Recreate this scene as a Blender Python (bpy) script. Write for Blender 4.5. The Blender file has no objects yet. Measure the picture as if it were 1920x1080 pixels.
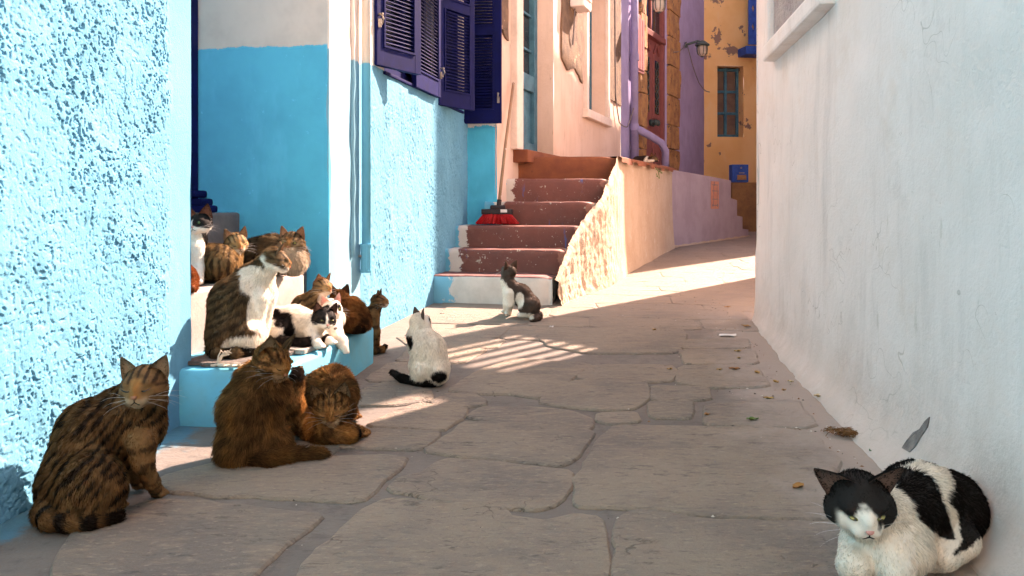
import bpy, bmesh, math, random
import numpy as np
from mathutils import Vector, Matrix
rad = math.radians
rng = np.random.default_rng(7)
random.seed(7)
scene = bpy.context.scene
COL = scene.collection

# ------------------------------------------------------------------ camera, sky, sun, exposure
CAM_Z = 0.82
F, CX, V0 = 1500.0, 960.0, 385.0          # focal length and horizon, in pixels of the 1920 px wide photo
cam_d = bpy.data.cameras.new('camera'); cam = bpy.data.objects.new('camera', cam_d); COL.objects.link(cam)
cam.location = (0, 0, CAM_Z); cam.rotation_euler = (rad(90), 0, 0)
cam_d.sensor_width = 36; cam_d.lens = 36 * F / 1920; cam_d.shift_y = -(540 - V0) / 1920
cam_d.clip_start = 0.02; cam_d.clip_end = 400
scene.camera = cam
SUN_EL, SUN_AZ = rad(38), math.atan2(.67, .74)
SUN = Vector((math.sin(SUN_AZ) * math.cos(SUN_EL), math.cos(SUN_AZ) * math.cos(SUN_EL), math.sin(SUN_EL)))
world = bpy.data.worlds.new('World'); scene.world = world; world.use_nodes = True
wn = world.node_tree.nodes; wl = world.node_tree.links
sky = wn.new('ShaderNodeTexSky'); sky.sky_type = 'NISHITA'; sky.sun_disc = False
sky.sun_elevation = SUN_EL; sky.sun_rotation = SUN_AZ; sky.dust_density = 2.0; sky.air_density = 1.0; sky.ozone_density = 1.0
bg = wn['Background']; bg.inputs['Strength'].default_value = 0.09
wl.new(sky.outputs[0], bg.inputs['Color'])
sun_d = bpy.data.lights.new('sun', 'SUN'); sun_o = bpy.data.objects.new('sun', sun_d); COL.objects.link(sun_o)
sun_d.energy = 4.8; sun_d.angle = rad(.55); sun_d.color = (1.0, .955, .885)
sun_o.rotation_euler = SUN.to_track_quat('Z', 'Y').to_euler(); sun_o.location = (6, 8, 12)
scene.view_settings.view_transform = 'Standard'; scene.view_settings.look = 'None'
scene.view_settings.exposure = 2.12; scene.view_settings.gamma = 1.0
scene.view_settings.use_white_balance = True; scene.view_settings.white_balance_temperature = 8900; scene.view_settings.white_balance_tint = 36   # balanced for the open shade, as the photo is
scene.render.engine = 'CYCLES'
scene.cycles.use_denoising = True; scene.cycles.use_adaptive_sampling = True; scene.cycles.adaptive_threshold = .03
scene.cycles.max_bounces = 8; scene.cycles.diffuse_bounces = 5; scene.cycles.glossy_bounces = 2
scene.cycles.transparent_max_bounces = 8; scene.cycles.transmission_bounces = 4
try: scene.cycles_curves.shape = 'RIBBONS'
except Exception: pass

# ------------------------------------------------------------------ helpers: places
GS = 0.0245                                    # the lane climbs away from the camera
def gz(x, y): return GS * y
def px(u, v, Y): return Vector(((u - CX) / F * Y, Y, CAM_Z - (v - V0) / F * Y))
def gp(u, v):                                  # the point of the lane under a pixel
    Y = CAM_Z * F / (v - V0 + GS * F)
    return Vector(((u - CX) / F * Y, Y, GS * Y))
def al(s, t, z=0.0): return Vector((.9913 * t + .132 * s, .9913 * s - .132 * t, z))   # along the lane, across it

# ------------------------------------------------------------------ helpers: noise
_tab = np.random.default_rng(3).random(8192).astype(np.float32)
def vnoise(p, seed=0):
    p = np.asarray(p, dtype=np.float32); i = np.floor(p).astype(np.int64); f = p - i
    f = f * f * f * (f * (f * 6 - 15) + 10)
    def h(a, b, c):
        return _tab[((i[:, 0] + a) * 73856093 ^ (i[:, 1] + b) * 19349663 ^ (i[:, 2] + c) * 83492791 ^ (seed * 2654435)) & 8191]
    x, y, z = f[:, 0], f[:, 1], f[:, 2]
    def L(a, b, t): return a + (b - a) * t
    return L(L(L(h(0,0,0), h(1,0,0), x), L(h(0,1,0), h(1,1,0), x), y), L(L(h(0,0,1), h(1,0,1), x), L(h(0,1,1), h(1,1,1), x), y), z) * 2 - 1
def fbm(p, oct=4, seed=0, gain=.5):
    p = np.asarray(p, dtype=np.float32); a, s, w = 0.0, 0.0, 1.0
    for k in range(oct):
        a = a + w * vnoise(p * (2.03 ** k) + 17.3 * k, seed + k); s += w; w *= gain
    return a / s
def sstep(a, b, x):
    t = np.clip((np.asarray(x) - a) / (b - a), 0, 1); return t * t * (3 - 2 * t)

# ------------------------------------------------------------------ helpers: objects
def tag(o, label=None, cat=None, group=None, kind=None):
    if label: o['label'] = label
    if cat: o['category'] = cat
    if group: o['group'] = group
    if kind: o['kind'] = kind
    return o
def empty(name, loc=(0, 0, 0), label=None, cat=None, group=None):
    o = bpy.data.objects.new(name, None); COL.objects.link(o); o.location = loc; o.empty_display_size = .1
    return tag(o, label, cat, group)
def link(name, me, m, parent=None, smooth=False):
    o = bpy.data.objects.new(name, me); COL.objects.link(o)
    if m is not None and len(me.materials) == 0: me.materials.append(m)
    if smooth: me.shade_smooth()
    if parent is not None:
        o.parent = parent
        par = parent; loc = Vector((0, 0, 0))
        while par is not None: loc += par.location; par = par.parent
        o.location = -loc                       # meshes are written in world coordinates
    return o
def mesh(name, vs, fs, m, parent=None, smooth=False):
    me = bpy.data.meshes.new(name); me.from_pydata([tuple(v) for v in vs], [], [tuple(f) for f in fs]); me.update()
    return link(name, me, m, parent, smooth)
def npmesh(name, V, Q, m, parent=None, smooth=True):
    me = bpy.data.meshes.new(name); me.vertices.add(len(V)); me.vertices.foreach_set('co', np.asarray(V, dtype=np.float32).ravel())
    Q = np.asarray(Q, dtype=np.int32); k = Q.shape[1]
    me.loops.add(Q.size); me.loops.foreach_set('vertex_index', Q.ravel())
    me.polygons.add(len(Q)); me.polygons.foreach_set('loop_start', np.arange(len(Q), dtype=np.int32) * k)
    me.update(calc_edges=True); me.validate()
    return link(name, me, m, parent, smooth)
class MB:
    """collects shapes for ONE mesh object"""
    def __init__(s): s.v = []; s.f = []
    def add(s, vs, fs):
        n = len(s.v); s.v += [Vector(v) for v in vs]; s.f += [tuple(i + n for i in f) for f in fs]; return s
    def box(s, c, size, mat=None):
        hx, hy, hz = size[0] / 2, size[1] / 2, size[2] / 2
        vs = [Vector((x * hx, y * hy, z * hz)) for z in (-1, 1) for y in (-1, 1) for x in (-1, 1)]
        if mat is not None: vs = [mat @ v for v in vs]
        c = Vector(c); return s.add([v + c for v in vs], [(0,2,3,1), (4,5,7,6), (0,1,5,4), (2,6,7,3), (0,4,6,2), (1,3,7,5)])
    def bbox(s, c, size, mat=None, b=.004):       # a box with chamfered edges
        bm = bmesh.new(); bmesh.ops.create_cube(bm, size=1)
        for v in bm.verts: v.co = Vector((v.co.x * size[0], v.co.y * size[1], v.co.z * size[2]))
        bmesh.ops.bevel(bm, geom=bm.edges[:], offset=b, segments=2, affect='EDGES', profile=.6)
        bm.verts.index_update(); c = Vector(c)
        s.add([(mat @ v.co if mat is not None else v.co) + c for v in bm.verts], [[v.index for v in f.verts] for f in bm.faces]); bm.free(); return s
    def prism(s, poly, z0, z1):
        n = len(poly); vs = [Vector((p[0], p[1], z0)) for p in poly] + [Vector((p[0], p[1], z1)) for p in poly]
        return s.add(vs, [tuple(range(n))[::-1], tuple(range(n, 2 * n))] + [(i, (i + 1) % n, n + (i + 1) % n, n + i) for i in range(n)])
    def tube(s, pts, r, n=8, cap=True):
        pts = [Vector(p) for p in pts]; rs = r if isinstance(r, (list, tuple)) else [r] * len(pts)
        vs, fs = [], []; up = Vector((.03, .07, 1))
        for i, p in enumerate(pts):
            d = (pts[min(i + 1, len(pts) - 1)] - pts[max(i - 1, 0)]).normalized()
            if abs(d.dot(up.normalized())) > .97: up = Vector((1, .1, 0))
            a = d.cross(up).normalized(); b = a.cross(d).normalized()
            for k in range(n):
                t = 2 * math.pi * k / n; vs.append(p + (a * math.cos(t) + b * math.sin(t)) * rs[i])
        for i in range(len(pts) - 1):
            for k in range(n): fs.append((i * n + k, i * n + (k + 1) % n, (i + 1) * n + (k + 1) % n, (i + 1) * n + k))
        if cap: fs.append(tuple(range(n))[::-1]); fs.append(tuple(range((len(pts) - 1) * n, len(pts) * n)))
        return s.add(vs, fs)
    def lathe(s, c, prof, n=16, mat=None):
        vs, fs = [], []; c = Vector(c)
        for r, z in prof:
            for k in range(n):
                t = 2 * math.pi * k / n; v = Vector((r * math.cos(t), r * math.sin(t), z))
                vs.append((mat @ v if mat is not None else v) + c)
        for i in range(len(prof) - 1):
            for k in range(n): fs.append((i * n + k, i * n + (k + 1) % n, (i + 1) * n + (k + 1) % n, (i + 1) * n + k))
        fs.append(tuple(range(n))[::-1]); fs.append(tuple(range((len(prof) - 1) * n, len(prof) * n)))
        return s.add(vs, fs)
    def build(s, name, m, parent=None, smooth=False):
        return mesh(name, s.v, s.f, m, parent, smooth)

def basis(d):            # columns: along d (horizontal), up x along -> outward to the right of d, up
    d = Vector((d[0], d[1], 0)).normalized(); n = Vector((d.y, -d.x, 0))
    return d, n
def frame_mat(d):        # local x along d, local y outward (right of d), local z up
    d, n = basis(d); return Matrix(((d.x, n.x, 0), (d.y, n.y, 0), (0, 0, 1)))

def wall_sheet(name, p0, p1, z0, z1, res, disp, m, parent, holes=(), thick=.25, top=None, zwarp=None):
    """a plastered wall from p0 to p1 (its face is to the right of that line), a displaced grid with openings, closed behind"""
    p0 = Vector(p0[:2]); p1 = Vector(p1[:2]); L = (p1 - p0).length; d = (p1 - p0) / L; n = Vector((d.y, -d.x))
    a = list(np.linspace(0, L, max(2, int(L / res) + 1))); z = list(np.linspace(z0, z1, max(2, int((z1 - z0) / res) + 1)))
    for h in holes:
        for arr, vals in ((a, h[:2]), (z, h[2:4])):
            for val in vals:
                arr[:] = [q for q in arr if abs(q - val) > res * .3 or q in (arr[0], arr[-1])] + [val]
    a = np.array(sorted(set(a))); z = np.array(sorted(set(z)))
    A, Z = np.meshgrid(a, z, indexing='ij'); A = A.ravel(); Z = Z.ravel()
    D = disp(A, Z) if disp else np.zeros_like(A)
    V = np.stack([p0.x + d.x * A + n.x * D, p0.y + d.y * A + n.y * D, Z], 1)
    na, nz = len(a), len(z); idx = np.arange(na * nz).reshape(na, nz)
    Q = np.stack([idx[:-1, :-1], idx[1:, :-1], idx[1:, 1:], idx[:-1, 1:]], -1).reshape(-1, 4)
    ac = .5 * (a[:-1] + a[1:]); zc = .5 * (z[:-1] + z[1:]); AC, ZC = np.meshgrid(ac, zc, indexing='ij'); keep = np.ones(AC.shape, bool)
    for h in holes: keep &= ~((AC > h[0]) & (AC < h[1]) & (ZC > h[2]) & (ZC < h[3]))
    Q = Q[keep.ravel()]
    extraV, extraQ = [], []; base = len(V)
    def quad(pts):
        k = base + len(extraV); extraV.extend(pts); extraQ.append((k, k + 1, k + 2, k + 3))
    def W(av, dv, zv): return (p0.x + d.x * av + n.x * dv, p0.y + d.y * av + n.y * dv, zv)
    t = -thick
    quad([W(0, t, z0), W(0, .0, z0), W(0, .0, z1), W(0, t, z1)]); quad([W(L, .0, z0), W(L, t, z0), W(L, t, z1), W(L, .0, z1)])
    quad([W(0, .0, z1), W(L, .0, z1), W(L, t, z1), W(0, t, z1)])
    if not holes: quad([W(0, t, z0), W(0, t, z1), W(L, t, z1), W(L, t, z0)])
    for h in holes:
        a0, a1, b0, b1 = h[:4]; dep = -(h[4] if len(h) > 4 else .15); f = .002
        quad([W(a0, f, b0), W(a0, dep, b0), W(a0, dep, b1), W(a0, f, b1)]); quad([W(a1, dep, b0), W(a1, f, b0), W(a1, f, b1), W(a1, dep, b1)])
        quad([W(a0, f, b0), W(a1, f, b0), W(a1, dep, b0), W(a0, dep, b0)]); quad([W(a0, dep, b1), W(a1, dep, b1), W(a1, f, b1), W(a0, f, b1)])
    V = np.concatenate([V, np.array(extraV, dtype=np.float64)]); Q = np.concatenate([Q, np.array(extraQ)])
    o = npmesh(name, V, Q, m, parent, smooth=False)
    sm = np.zeros(len(o.data.polygons), bool); sm[:len(Q) - len(extraQ)] = True
    o.data.polygons.foreach_set('use_smooth', sm)
    return o

# ------------------------------------------------------------------ helpers: materials
def nt(name):
    m = bpy.data.materials.new(name); m.use_nodes = True; t = m.node_tree; return m, t, t.nodes, t.links, t.nodes['Principled BSDF']
def c4(c): return (c[0], c[1], c[2], 1)
class N:
    """tiny node writer"""
    def __init__(s, tree): s.t = tree; s.n = tree.nodes; s.l = tree.links
    def pos(s, kind='world'):
        if kind == 'world': return s.n.new('ShaderNodeNewGeometry').outputs['Position']
        return s.n.new('ShaderNodeTexCoord').outputs['Object']
    def noise(s, vec, scale, detail=5, rough=.55, stretch=None, dist=0):
        if stretch:
            mp = s.n.new('ShaderNodeMapping'); mp.inputs['Scale'].default_value = stretch; s.l.new(vec, mp.inputs[0]); vec = mp.outputs[0]
        x = s.n.new('ShaderNodeTexNoise'); x.inputs['Scale'].default_value = scale; x.inputs['Detail'].default_value = min(detail, 4)
        x.inputs['Roughness'].default_value = rough; x.inputs['Distortion'].default_value = dist; s.l.new(vec, x.inputs['Vector']); return x.outputs['Fac']
    def vor(s, vec, scale, feat='F1'):
        x = s.n.new('ShaderNodeTexVoronoi'); x.feature = feat; x.inputs['Scale'].default_value = scale; s.l.new(vec, x.inputs['Vector']); return x.outputs['Distance']
    def ramp(s, f, a, b, lo=0.0, hi=1.0):
        x = s.n.new('ShaderNodeMapRange'); x.interpolation_type = 'SMOOTHSTEP'; x.inputs[1].default_value = a; x.inputs[2].default_value = b
        x.inputs[3].default_value = lo; x.inputs[4].default_value = hi; s.l.new(f, x.inputs[0]); return x.outputs[0]
    def math(s, op, a, b=None):
        x = s.n.new('ShaderNodeMath'); x.operation = op
        for k, q in enumerate((a, b)):
            if q is None: continue
            if isinstance(q, (int, float)): x.inputs[k].default_value = q
            else: s.l.new(q, x.inputs[k])
        return x.outputs[0]
    def mix(s, f, a, b):
        x = s.n.new('ShaderNodeMix'); x.data_type = 'RGBA'
        for sock, q in ((x.inputs[0], f), (x.inputs[6], a), (x.inputs[7], b)):
            if isinstance(q, (int, float)): sock.default_value = q
            elif isinstance(q, tuple): sock.default_value = c4(q)
            else: s.l.new(q, sock)
        return x.outputs[2]
    def sep(s, vec):
        x = s.n.new('ShaderNodeSeparateXYZ'); s.l.new(vec, x.inputs[0]); return x.outputs
    def bump(s, h, strength, dist=.01):
        x = s.n.new('ShaderNodeBump'); x.inputs['Strength'].default_value = strength; x.inputs['Distance'].default_value = dist; s.l.new(h, x.inputs['Height']); return x.outputs[0]

def M(name, col, col2=None, scale=6, a=.35, b=.7, rough=.85, bump=.25, bscale=60, bdist=.004, spec=.25, metal=0, speck=None, stretch=None, coord='world'):
    """plain procedural material: two tones in noise, optional specks of a third, fine relief"""
    m, t, n, l, bs = nt(name); q = N(t); p = q.pos(coord)
    col2 = col2 or tuple(x * .8 for x in col)
    c = q.mix(q.ramp(q.noise(p, scale, 6, .6, stretch), a, b), col, col2)
    c = q.mix(q.ramp(q.noise(p, scale * 7, 4), .45, .75, 0, .25), c, tuple(x * .75 for x in col2))
    if speck: c = q.mix(q.ramp(q.noise(p, speck[1], 5, .7), speck[2], speck[2] + .04), c, speck[0])
    l.new(c, bs.inputs['Base Color']); bs.inputs['Roughness'].default_value = rough; bs.inputs['Metallic'].default_value = metal
    bs.inputs['Specular IOR Level'].default_value = spec
    if bump: l.new(q.bump(q.noise(p, bscale, 6, .65, stretch), bump, bdist), bs.inputs['Normal'])
    return m
# ------------------------------------------------------------------ materials of the place
BLUE = (.16, .50, .66); CREAM = (.80, .74, .66)
def paint_split(name, low, high, zline, wob=.012, stain=(.45, .40, .34), stain_at=.72, bump=.3, bscale=70, base=None, low2=None):
    m, t, n, l, bs = nt(name); q = N(t); p = q.pos(); z = q.sep(p)[2]
    w = q.math('MULTIPLY', q.math('SUBTRACT', q.noise(p, 9, 6, .7), .5), wob * 4)
    w2 = q.math('MULTIPLY', q.math('SUBTRACT', q.noise(p, 90, 3, .6), .5), wob * 1.2)
    f = q.ramp(q.math('ADD', q.math('ADD', z, w), w2), zline - .004, zline + .004)
    lo = q.mix(q.ramp(q.noise(p, 3.5, 6, .6), .35, .7), low, low2 or tuple(x * .86 for x in low))
    lo = q.mix(q.ramp(q.noise(p, 5, 4, .75, (1, 1, .35)), .50, .72, 0, .35), lo, tuple(min(1, x * 1.12 + .035) for x in low))
    lo = q.mix(q.ramp(q.noise(p, 26, 5, .7), .66, .72, 0, .5), lo, tuple(min(1, x * 1.25 + .05) for x in low))
    hi = q.mix(q.ramp(q.noise(p, 4, 6, .65), .4, .75), high, tuple(x * .85 for x in high))
    c = q.mix(f, lo, hi)
    c = q.mix(q.ramp(q.noise(p, 14, 6, .75), stain_at, stain_at + .03), c, stain)
    if base is not None:        # grime and splashed paint at the foot
        g = q.ramp(q.math('ADD', z, q.math('MULTIPLY', q.noise(p, 8, 5), .12)), base + .02, base + .16, .55, 0)
        c = q.mix(g, c, tuple(x * .7 for x in low))
    l.new(c, bs.inputs['Base Color']); bs.inputs['Roughness'].default_value = .85; bs.inputs['Specular IOR Level'].default_value = .08
    l.new(q.bump(q.noise(p, bscale, 6, .7), bump, .004), bs.inputs['Normal'])
    return m
m_stucco = paint_split('blue_stucco_paint', (.095, .36, .52), CREAM, 9, bump=.35, bscale=160, stain_at=.9)
m_stucco2 = paint_split('blue_stucco_paint_far', (.105, .37, .52), CREAM, 1.60, bump=.35, bscale=160, stain_at=.9)
m_recess = paint_split('blue_wall_paint', (.008, .52, .76), (.66, .62, .58), 1.60, wob=.011, stain=(.5, .6, .65), stain_at=.74, bump=.2, low2=(.010, .45, .68))
m_corner = paint_split('corner_paint', (.19, .46, .58), (.82, .73, .66), 1.58, stain_at=.8)
m_jog = paint_split('jog_paint', (.008, .52, .76), CREAM, 1.46, wob=.02, stain_at=.86)
m_step_blue = M('blue_step_paint', (.04, .43, .62), (.07, .40, .54), scale=7, rough=.7, bump=.3, speck=((.42, .30, .24), 9, .70))
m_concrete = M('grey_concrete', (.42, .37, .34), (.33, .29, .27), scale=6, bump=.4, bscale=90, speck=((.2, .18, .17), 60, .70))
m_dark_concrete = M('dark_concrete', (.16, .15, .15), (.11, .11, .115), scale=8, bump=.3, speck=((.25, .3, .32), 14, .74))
m_darkblue = M('dark_blue_gloss_paint', (.005, .010, .085), (.005, .009, .062), scale=12, rough=.6, bump=.12, bscale=50, spec=.06, speck=((.20, .17, .18), 120, .76))
m_navy = M('navy_door_paint', (.008, .016, .12), (.006, .012, .09), scale=10, rough=.45, bump=.1, spec=.5)
m_pipe = paint_split('pipe_paint', (.10, .50, .68), (.75, .68, .60), 1.575, wob=.006, stain=(.6, .6, .6), stain_at=.82, bump=.05)
m_metal = M('weathered_metal', (.33, .31, .29), (.2, .17, .14), scale=30, rough=.5, metal=.7, bump=.1)
m_glass = M('dark_window_glass', (.03, .035, .04), (.02, .022, .026), rough=.08, bump=0, spec=.6)
m_white = None
def limewash(name, col, tint, patch, patch_at=.8):
    m, t, n, l, bs = nt(name); q = N(t); p = q.pos(); z = q.sep(p)[2]
    c = q.mix(q.ramp(q.noise(p, 1.6, 6, .6), .35, .7), col, tint)
    c = q.mix(q.ramp(q.noise(p, 6, 6, .7, (1, 1, .16)), .50, .75, 0, .75), c, tuple(x * .84 for x in tint)); c = q.mix(q.ramp(q.noise(p, 2.6, 6, .7), .52, .72, 0, .5), c, tuple(x * y for x, y in zip(tint, (.92, .86, .80))))
    c = q.mix(q.ramp(q.noise(p, 13, 5, .7, (1, 1, .25)), .66, .72, 0, .6), c, patch)
    g = q.ramp(q.math('ADD', z, q.math('MULTIPLY', q.noise(p, 6, 6, .7), .3)), .20, .58, .75, 0)     # splash dirt near the ground
    c = q.mix(g, c, (.54, .445, .39)); c = q.mix(q.math('MULTIPLY', q.ramp(q.noise(p, 4.5, 4, .8), .60, .66), .35), c, tuple(x * .88 for x in tint))
    ck = n.new('ShaderNodeTexVoronoi'); ck.feature = 'DISTANCE_TO_EDGE'; ck.inputs['Scale'].default_value = 1.7; nzc = n.new('ShaderNodeTexNoise'); nzc.inputs['Scale'].default_value = 4; l.new(p, nzc.inputs['Vector'])
    av = n.new('ShaderNodeVectorMath'); av.operation = 'ADD'; l.new(p, av.inputs[0]); l.new(nzc.outputs['Color'], av.inputs[1]); l.new(av.outputs[0], ck.inputs['Vector'])
    c = q.mix(q.math('MULTIPLY', q.math('MULTIPLY', q.ramp(ck.outputs['Distance'], .006, .001), q.ramp(q.noise(p, 1.9, 3), .52, .60)), .55), c, (.42, .36, .31)); 
    c = q.mix(q.ramp(q.noise(p, 45, 4, .7), .69, .73, 0, .7), c, (.48, .40, .34))
    l.new(c, bs.inputs['Base Color']); bs.inputs['Roughness'].default_value = .9; bs.inputs['Specular IOR Level'].default_value = .15
    h = q.math('ADD', q.noise(p, 28, 6, .7), q.math('MULTIPLY', q.noise(p, 120, 4, .6), .35))
    l.new(q.bump(h, .5, .008), bs.inputs['Normal']); return m
m_limewash = limewash('white_limewash', (.84, .76, .725), (.80, .715, .675), (.62, .56, .50))
m_pinkwall = limewash('rosy_plaster', (.78, .60, .50), (.72, .53, .42), (.45, .30, .2))
m_cream = M('bounce_wall_plaster', (.80, .70, .58), (.74, .63, .51), scale=2, bump=.2)
m_trim = M('cream_trim_plaster', (.80, .70, .62), (.72, .60, .52), scale=5, bump=.2)
m_brown = M('bare_brown_render', (.22, .14, .09), (.12, .08, .06), scale=7, bump=.9, bscale=45, bdist=.012, speck=((.45, .30, .2), 9, .64))
m_teal = M('weathered_teal_paint', (.05, .20, .27), (.03, .13, .19), scale=9, rough=.6, bump=.25, speck=((.25, .3, .28), 22, .68))
m_lilac = paint_split('lilac_plaster', (.42, .37, .58), (.42, .37, .58), 9, stain=(.55, .38, .26), stain_at=.70, bump=.4, bscale=50)
m_parapet = paint_split('lilac_grey_plaster', (.36, .30, .345), (.36, .3, .345), 9, stain=(.50, .36, .27), stain_at=.69, bump=.4, bscale=50, low2=(.31, .25, .29))
m_lilacpipe = M('lilac_pipe_paint', (.30, .27, .46), (.26, .23, .38), scale=6, rough=.6, bump=.05, speck=((.28, .12, .05), 6, .72))
m_reddoor = M('dusty_red_paint', (.29, .095, .085), (.24, .075, .07), scale=8, rough=.55, bump=.1)
m_redshut = M('dusty_pink_paint', (.42, .16, .16), (.36, .13, .13), scale=8, rough=.65, bump=.15)
m_ochre = M('ochre_stone', (.50, .27, .11), (.30, .15, .08), scale=6, bump=.8, bscale=40, bdist=.01, speck=((.13, .09, .07), 9, .60))
m_yellow = None
m, t, n, l, bs = nt('orange_ochre_plaster'); q = N(t); p = q.pos()
c = q.mix(q.ramp(q.noise(p, 1.4, 6, .6), .38, .68), (.92, .57, .25), (.86, .49, .19)); c = q.mix(q.ramp(q.noise(p, 3, 6, .7, (1, 1, .4)), .55, .8, 0, .6), c, (.84, .60, .36))
c = q.mix(q.ramp(q.noise(p, 1.9, 7, .68), .60, .62), c, (.30, .18, .13))
l.new(c, bs.inputs['Base Color']); bs.inputs['Roughness'].default_value = .9; l.new(q.bump(q.noise(p, 30, 6, .7), .5, .01), bs.inputs['Normal']); m_yellow = m
m_brownwall = M('ochre_brown_render', (.30, .16, .07), (.19, .10, .055), scale=3, bump=.8, bscale=30, bdist=.012)
m_royal = M('royal_blue_paint', (.02, .10, .42), (.015, .07, .30), scale=9, rough=.55, bump=.15, speck=((.40, .20, .10), 14, .70))
m_lampgreen = M('verdigris_metal', (.09, .14, .13), (.05, .08, .08), scale=30, rough=.55, metal=.4, bump=.15)
m_lampglass = M('frosted_lamp_glass', (.55, .48, .38), (.48, .40, .32), rough=.25, bump=0, spec=.5)
m_wire = M('grey_wire', (.22, .19, .19), rough=.7, bump=0)
def stone_mat(name, mortar=False):
    m, t, n, l, bs = nt(name); q = N(t); p = q.pos()
    oi = n.new('ShaderNodeObjectInfo').outputs['Random']
    if mortar: c = q.mix(q.ramp(q.noise(p, 14, 4, .75), .50, .66, 0, .55), q.mix(q.ramp(q.noise(p, 3, 6, .6), .35, .7), (.130, .113, .101), (.175, .152, .134)), (.088, .077, .070))
    else:
        c = q.mix(oi, (.315, .248, .190), (.205, .172, .142)); c = q.mix(q.ramp(q.noise(p, 2.2, 6, .6), .35, .7), c, (.165, .138, .122))
        c = q.mix(q.ramp(q.noise(p, 6, 7, .72, (1.0, 2.6, 1)), .44, .66, 0, .9), c, (0.27, 0.215, 0.165))
        c = q.mix(q.ramp(q.noise(p, 9, 7, .75, (1, 2.8, 1)), .58, .70, 0, .7), c, (0.068, 0.058, 0.056))
    if not mortar:
        c = q.mix(q.ramp(q.noise(p, 24, 4, .75, (1, 3.2, 1)), .52, .68, 0, .5), c, (.125, .105, .095)); c = q.mix(q.ramp(q.noise(p, 34, 4, .75, (1, 2.6, 1)), .54, .68, 0, .6), c, (.36, .29, .225))
        wv = n.new('ShaderNodeVectorMath'); wv.operation = 'ADD'; nz = n.new('ShaderNodeTexNoise'); nz.inputs['Scale'].default_value = 5; nz.inputs['Detail'].default_value = 4; l.new(p, nz.inputs['Vector'])
        sc_ = n.new('ShaderNodeVectorMath'); sc_.operation = 'SCALE'; sc_.inputs['Scale'].default_value = .5; l.new(nz.outputs['Color'], sc_.inputs[0]); l.new(p, wv.inputs[0]); l.new(sc_.outputs[0], wv.inputs[1])
        mp = n.new('ShaderNodeMapping'); mp.inputs['Scale'].default_value = (1, 2.4, 1); l.new(wv.outputs[0], mp.inputs[0])
        vd = q.vor(mp.outputs[0], 4.2, 'DISTANCE_TO_EDGE'); crack = q.math('MULTIPLY', q.ramp(vd, .018, .004), q.ramp(q.noise(p, 3.1, 3), .56, .64)); c = q.mix(q.math('MULTIPLY', crack, .5), c, (0.040, 0.034, 0.034))
    c = q.mix(q.ramp(q.noise(p, 60, 5, .7), .62, .75, 0, .55), c, (0.272, 0.232, 0.200))
    c = q.mix(q.ramp(q.noise(p, 75, 3, .6), .30, .25, 0, .6), c, (0.060, 0.050, 0.048))
    s = q.sep(p)
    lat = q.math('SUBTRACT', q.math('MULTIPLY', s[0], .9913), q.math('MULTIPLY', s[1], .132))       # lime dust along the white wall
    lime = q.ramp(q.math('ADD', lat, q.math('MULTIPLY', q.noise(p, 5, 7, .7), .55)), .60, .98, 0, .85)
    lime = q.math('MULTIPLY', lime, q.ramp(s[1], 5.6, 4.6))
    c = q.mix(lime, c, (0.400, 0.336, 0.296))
    far = q.ramp(s[1], 3.4, 6.0, 0, .5); c = q.mix(far, c, (0.320, 0.256, 0.208))          # paler tone up the lane
    tw = q.ramp(q.math('ADD', lat, q.math('MULTIPLY', q.noise(p, 9, 6, .7), -.35)), -1.52, -1.62, 0, .9)
    c = q.mix(tw, c, (0.040, 0.208, 0.288))                                                  # blue paint spilt along the house
    c = q.mix(q.ramp(q.noise(p, 22, 2, .5), .80, .82, 0, .8), c, (0.040, 0.096, 0.240))
    l.new(c, bs.inputs['Base Color']); bs.inputs['Roughness'].default_value = .72; bs.inputs['Specular IOR Level'].default_value = .3
    h = q.math('ADD', q.math('ADD', q.noise(p, 7, 8, .74, (1, 2.2, 1)), q.math('MULTIPLY', q.noise(p, 26, 4, .75, (1, 3.0, 1)), .55)), q.math('MULTIPLY', q.noise(p, 110, 4, .7), .22))
    h = q.math('SUBTRACT', h, q.math('MULTIPLY', crack, .5)) if not mortar else h
    l.new(q.bump(h, .7 if not mortar else .5, .035 if not mortar else .014), bs.inputs['Normal']); return m
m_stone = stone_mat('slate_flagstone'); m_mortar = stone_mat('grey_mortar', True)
def redstep(x0, x1):
    m, t, n, l, bs = nt('worn_red_step_paint'); q = N(t); p = q.pos(); s = q.sep(p)
    c = q.mix(q.ramp(q.noise(p, 6, 6, .65), .35, .7), (.19, .060, .045), (.15, .048, .038))
    c = q.mix(q.ramp(q.noise(p, 9, 6, .7), .58, .66, 0, .7), c, (.20, .08, .06)); c = q.mix(q.ramp(q.noise(p, 15, 6, .75), .63, .66), c, (.40, .35, .29))
    c = q.mix(q.ramp(q.noise(p, 60, 3, .6), .70, .74), c, (.75, .72, .68))
    c = q.mix(q.math('MULTIPLY', q.ramp(q.noise(p, 16, 4, .7, (1, 1, .08)), .60, .64), q.ramp(q.noise(p, 3, 3), .50, .60)), c, (.06, .10, .28))   # dribbles of blue paint
    w = q.math('MULTIPLY', q.math('SUBTRACT', q.noise(p, 11, 4, .7), .5), .16)
    c = q.mix(q.ramp(q.math('ADD', s[0], w), x0 + .03, x0 + .02), c, (.60, .57, .52)); c = q.mix(q.ramp(q.math('ADD', s[0], w), x0 - .05, x0 - .06), c, (.05, .42, .6))
    c = q.mix(q.ramp(q.math('ADD', s[0], w), x1 - .075, x1 - .06), c, (.36, .15, .11)); c = q.mix(q.ramp(q.math('ADD', s[0], w), x1 - .035, x1 - .02), c, (.50, .38, .28))
    l.new(c, bs.inputs['Base Color']); bs.inputs['Roughness'].default_value = .65; l.new(q.bump(q.noise(p, 40, 6, .7), .4, .006), bs.inputs['Normal']); return m
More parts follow.
